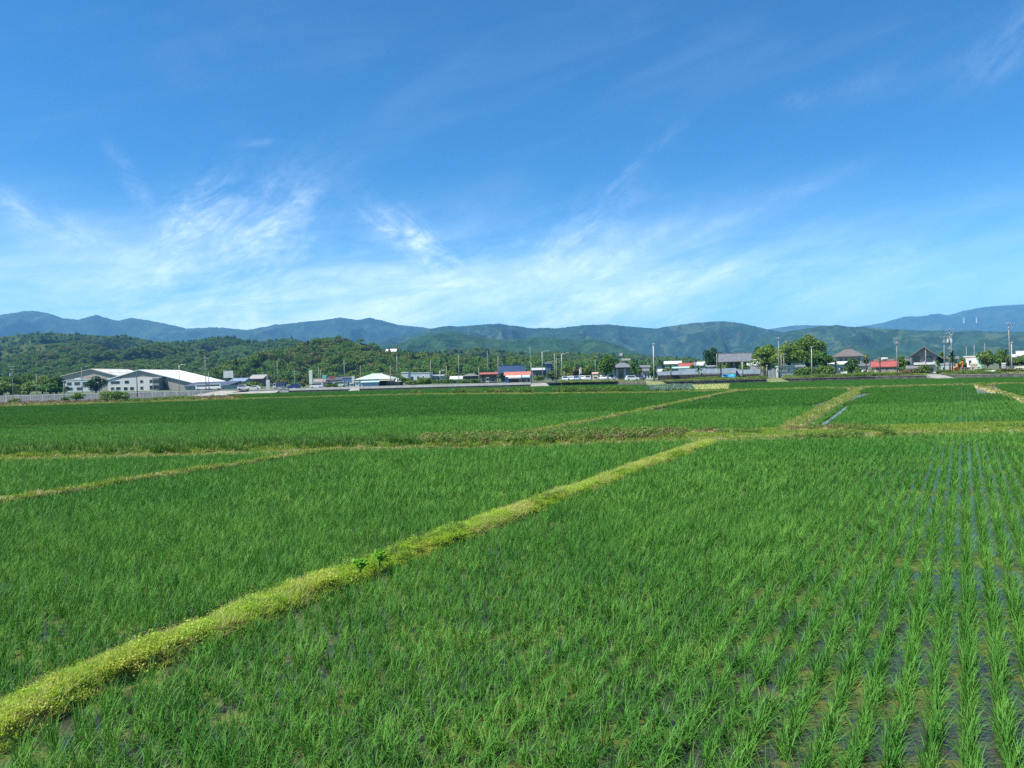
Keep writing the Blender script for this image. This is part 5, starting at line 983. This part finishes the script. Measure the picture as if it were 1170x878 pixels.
gable_house()
pole('short pole standing before the gabled house', 1058, 400, 186, arms=(), m=MATS['dull pole'], r0=.12)
pole('utility pole with a crossarm right of the gabled house', 1079.3, 384.8, 190, arms=((.99, 2.4), (.84, 1.2)), trans=0); pole('tall utility pole carrying two transformers', 1085.5, 376.3, 188, arms=((.99, 2.6), (.90, 2.2), (.55, 1.2)), trans=2, m=MATS['dull pole'], r0=.2); pole('bare pole close behind the transformer pole', 1087.4, 382.5, 206, arms=((.98, .6),))
palm('spiky yucca tree right of the transformer pole', 1088.2, 399, 184, cedar_m, 104, fl=1.5, nf=34); tree('garden_tree', 'dark garden tree behind the utility poles', 1070, 1082, 402, 428, 204, oak_m, 105, 900, .24); tree('garden_tree', 'small dark tree under the yucca', 1086, 1093, 408, 428, 196, oak_m, 106, 500, .22)
house('shed', 'grey shed wall behind the utility poles', 1075, 1092, 416.5, 415.5, 192, 4, 'flat', mat('shed grey', (.42, .44, .46)), steel_m, [(.1, .3, .3, .7)], 'shed'); house('house', 'white house corner behind the yucca tree', 1080, 1094, 410, 407.5, 210, 6, 'shed', white_m, tile_m, [(.3, .6, .4, .7)])
def digger():
    Y = 186; r = empty('digger', spot(1094, Y), 'orange digger with a folded arm parked behind low weeds', 'digger'); o = mat('orange paint', (.72, .26, .04), (.66, .22, .03), rough=.4)
    MB().box(-1.0, 1.0, -.75, -.35, 0, .5).build('track', rubber_m, r); MB().box(-1.0, 1.0, .35, .75, 0, .5).build('track', rubber_m, r); MB().prism([(-1.0, .52), (-1.0, 1.3), (-.3, 1.5), (.3, 1.2), (.6, .52)][::-1], -.7, .7).build('engine_housing', o, r)
    c = MB().prism([(-.2, 1.2), (-.15, 2.3), (.6, 2.3), (.75, 1.2)][::-1], -.6, .1).build('cab', o, r); MB().prism([(-.1, 1.4), (-.06, 2.15), (.52, 2.15), (.64, 1.4)][::-1], -.62, -.602).build('cab_window', glass_m, c)
    MB().tube([(.5, .3, 1.0), (.9, .3, 2.5), (1.5, .3, 2.7)], [.17, .15, .12], 6).build('boom', o, r); a = MB().tube([(1.5, .3, 2.7), (1.35, .3, 1.3)], [.12, .09], 6).build('arm', o, r); MB().prism([(1.15, 1.3), (1.55, 1.35), (1.6, .8), (1.1, .75)][::-1], .05, .55).build('bucket', dsteel_m, a)
digger()
house('flat_house', 'white flat roofed house with a dark window behind the fence', 1101, 1117, 408, 407.5, 204, 7, 'flat', mat('white plaster', (.66, .62, .60)), cream_m, [(.36, .58, .42, .78)], skirt=(.42, white_m)); house('shed', 'mint green clad stairwell beside the white flat roofed house', 1116.6, 1121.5, 405.7, 405.4, 202, 3, 'flat', mat('mint', (.36, .66, .54)), mat('mint', ()), [(.3, .6, .5, .7)], 'stairwell')
for a, b_, yt, m, lab, s in [(1119.5, 1139, 400.5, weed_m, 'broad green tree right of the mint stairwell', 107), (1133, 1153, 400.2, oak_m, 'green tree left of the tall slanting pole', 108), (1150, 1166, 409, weed_m, 'lower green tree right of the slanting pole', 109), (1160, 1186, 405, oak_m, 'green tree at the right edge before a pale roof', 110)]:
    tree('garden_tree', lab, a, b_, yt, 425, 192, m, s, 2600, .24, nl=11, bottom=.12)
palm('dark topped palm left of the tall slanting pole', 1149.8, 395, 186, cedar_m, 111, fl=.9)
pole('tall slanting utility pole with crossarms near the right edge', 1155.2, 368.5, 180, arms=((.975, 2.6), (.88, 1.6)), trans=0, m=MATS['dull pole'], r0=.2, lean=-.45); pole('short white pole beside the slanting utility pole', 1156.3, 391, 176, arms=((.97, .5),), m=MATS['white pole'])
for px, yt, Y, lab in [(1104.5, 396, 262, 'left thin distant pole above the white flat roofed house'), (1113.5, 394, 262, 'right thin distant pole above the white flat roofed house'), (1125.5, 392.5, 300, 'distant pole above the broad green tree')]: pole(lab, px, yt, Y, arms=((.97, .8),), r0=.11, r1=.08)
fence('mesh_fence', 'long grey mesh fence along the right end above the wall', 1098, 1182, 172, 1.0, 1.5, 2.0, steel_m, mat('grey wire', (.35, .38, .38)))
def boat():
    r = empty('rowing_boat', spot(1134.5, 168), 'upturned white rowing boat lying before the mesh fence', 'boat'); L = W(22, 168); n = 15; v = []; m = 9
    for i in range(n):
        t = i/(n-1)*2-1; w = .62*(1-abs(t)**2.6)+.02; h = .62*(1-.4*abs(t)**3)
        for j in range(m): a = math.pi*j/(m-1); v.append((t*L/2, -w*math.cos(a), .02+h*math.sin(a)**.7))
    mesh_quads('hull', np.array(v), np.array([(i*m+j, i*m+j+1, (i+1)*m+j+1, (i+1)*m+j) for i in range(n-1) for j in range(m-1)]), white_m, r); MB().box(-L*.46, L*.46, -.03, .03, .62, .70).build('keel', mat('keel', (.5, .5, .48)), r)
boat()
house('utility_box', 'white utility box standing behind the mesh fence near the slanting pole', 1144.8, 1148.8, 416, 415.8, 174, .8, 'flat', white_m, white_m, (), 'utility box', over=.05, doors=[(.15, .85, .8, steel_m)])
house('shed', 'tan shed behind the mesh fence right of the orange digger', 1108.8, 1117, 416.2, 415.2, 182, 3, 'flat', mat('tan shed', (.48, .38, .28)), cream_m, [(.2, .45, .4, .7)], 'shed')
house('house', 'house with a pale grey roof at the right edge behind the trees', 1163, 1190, 405.5, 401.5, 222, 8, 'gable_x', cream_m, mat('pale grey roof', (.46, .45, .45)), [(.3, .6, .3, .7)]); house('house', 'small white roofed house left of the right edge trees', 1157, 1165, 407, 405, 226, 6, 'gable_x', white_m, mat('white slate', (.6, .6, .6)), [(.2, .6, .3, .7)])
for k, (a, b_, yt, Y, m, lab) in enumerate([(742, 752, 417, 212, oak_m, 'small green tree left of the tall white pole foot'), (757, 766, 420.5, 214, weed_m, 'light green tree behind the left greenhouse'), (786, 796, 417, 216, oak_m, 'green tree between the red roof and the greenhouses'), (842, 856, 413.5, 210, oak_m, 'dark garden tree in front of the big tiled house'), (826, 836, 415, 212, weed_m, 'pale green garden tree at the left of the big tiled house'),
    (866, 878, 411, 216, oak_m, 'green tree beside the low tiled gatehouse'), (942, 957, 408.5, 212, weed_m, 'light tree left of the hip roofed white house'), (1022, 1038, 407, 208, oak_m, 'green tree behind the red roofed shed pole'), (1094, 1106, 409, 200, weed_m, 'light green tree behind the orange digger'), (1004, 1020, 407.5, 236, oak_m, 'tree top showing behind the dark roofed house'), (512, 526, 425, 290, weed_m, 'light tree behind the light grey roofed house'), (420, 440, 423, 300, oak_m, 'tree behind the ridge of the green roofed workshop')]):
    tree('garden_tree', lab, a, b_, yt, 428, Y, m, 300+k, 1300, .26, bottom=.08)
# towers on the ridge
for px, lab in ((1101.3, 'left slender white tower on the blue ridge'), (1115.3, 'right slender white tower on the blue ridge')):
    q = VR[:nR].reshape(-1, 3); c = (q-np.array([0, 0, H]))@M3; e = np.abs(CX-F*c[:, 0]/c[:, 2]-px)+np.abs(CY+F*c[:, 1]/c[:, 2]-369.5); e[c[:, 2] > -10] = 1e9; q = q[e.argmin()]
    r = empty('ridge_tower', tuple(q), lab, 'tower'); h = 5.5*q[1]/F; MB().tube([(0, 0, -15), (0, 0, h)], [6, 3.5], 8).build('shaft', white_m, r); MB().box(-7, 7, -4, 4, h, h+6).build('head', white_m, r)
# houses seen small beyond the village on the right
rr = rs(55)
for k, (px, yt, Y, m, lab) in enumerate([(1046, 412, 300, white_m, 'distant white house left of the gabled house porch'), (942, 414, 260, cream_m, 'distant cream house behind the spreading green tree'), (915, 417, 240, white_m, 'distant pale house seen between grove trunks'), (768, 417, 380, cream_m, 'distant cream house above the left greenhouse palm'), (737, 417.5, 330, mat('dim house', ()), 'distant grey house behind the low white house')]):
    house('distant_house', lab, px-5, px+5, yt+2, yt, Y, 7, 'gable_x', m, (tile_m, tiled_m)[k % 2], [(.2, .45, .3, .7), (.6, .85, .3, .7)])
# wires between the right hand poles
def wire(name, label, pts, Y, sag=.5):
    P = [Vector((*spot(px, Yy, float(Zat(px, py, Yy))),)) for px, py, Yy in pts]; b = MB()
    for a, c in zip(P[:-1], P[1:]): b.tube([a.lerp(c, t)-Vector((0, 0, sag*4*t*(1-t))) for t in np.linspace(0, 1, 9)], .022, 4)
    r = empty(name, (0, 0, 0), label, 'wire'); b.build('cable', dsteel_m, r)
wire('power_line', 'upper wire strung from the red shed pole to the transformer pole', [(890.3, 386.5, 187), (1025.3, 387.3, 184), (1085.5, 377.2, 188)], 0); wire('power_line', 'upper wire from the transformer pole to the slanting pole', [(1085.5, 377.2, 188), (1155, 369.6, 180), (1260, 366, 176)], 0)
wire('power_line', 'lower wire from the red shed pole to the slanting pole', [(1025.3, 391.5, 184), (1085.5, 381.2, 188), (1155, 374, 180)], 0, .7)
# ------------------------------------------------------------------ plants on the levee
def weed(label, px, py, h, seed, n=16):
    p = G(px, py, .25); rr = rs(seed); r = empty('weed_plant', p, label, 'plant')
    for i in range(4): a = rr.rand()*6.28; MB().tube([(0, 0, -.03), (.03*math.cos(a), .03*math.sin(a), h*.5), (.09*math.cos(a), .09*math.sin(a), h*(.7+.3*rr.rand()))], [.008, .006, .003], 5).build('stem', weed_m, r)
    P = np.column_stack([rr.randn(n*5)*.055, rr.randn(n*5)*.055, h*(.3+.7*rr.rand(n*5))]); N = rr.randn(n*5, 3)*.5+np.array([0, 0, .8]); v, q = cards(rr, P, N, .05, .62); mesh_quads('leaves', v, q, leafmat('levee weed', (.13, .34, .03), (.2, .42, .05), 3, .45), r, smooth=False)
weed('leafy green weed on the levee, the left one of a pair', 412, 654, .22, 1); weed('leafy green weed on the levee, the right one of a pair', 434, 646, .25, 2)
# ------------------------------------------------------------------ haze
def haze():
    m = bpy.data.materials.new('haze'); m.use_nodes = True; t = NT(m.node_tree); t.n.remove(t.n['Principled BSDF']); v = t.new('ShaderNodeVolumePrincipled')
    v.inputs['Color'].default_value = (.22, .56, 1.0, 1); v.inputs['Density'].default_value = HAZE; v.inputs['Anisotropy'].default_value = .0; t.l.new(v.outputs[0], t.n['Material Output'].inputs['Volume'])
    o = MB().box(-14500, 14500, -400, 14500, -1.5, 600).build('haze', m); tag(o, 'thin blue air', None, None, 'stuff')
HAZE = 9e-5
haze()
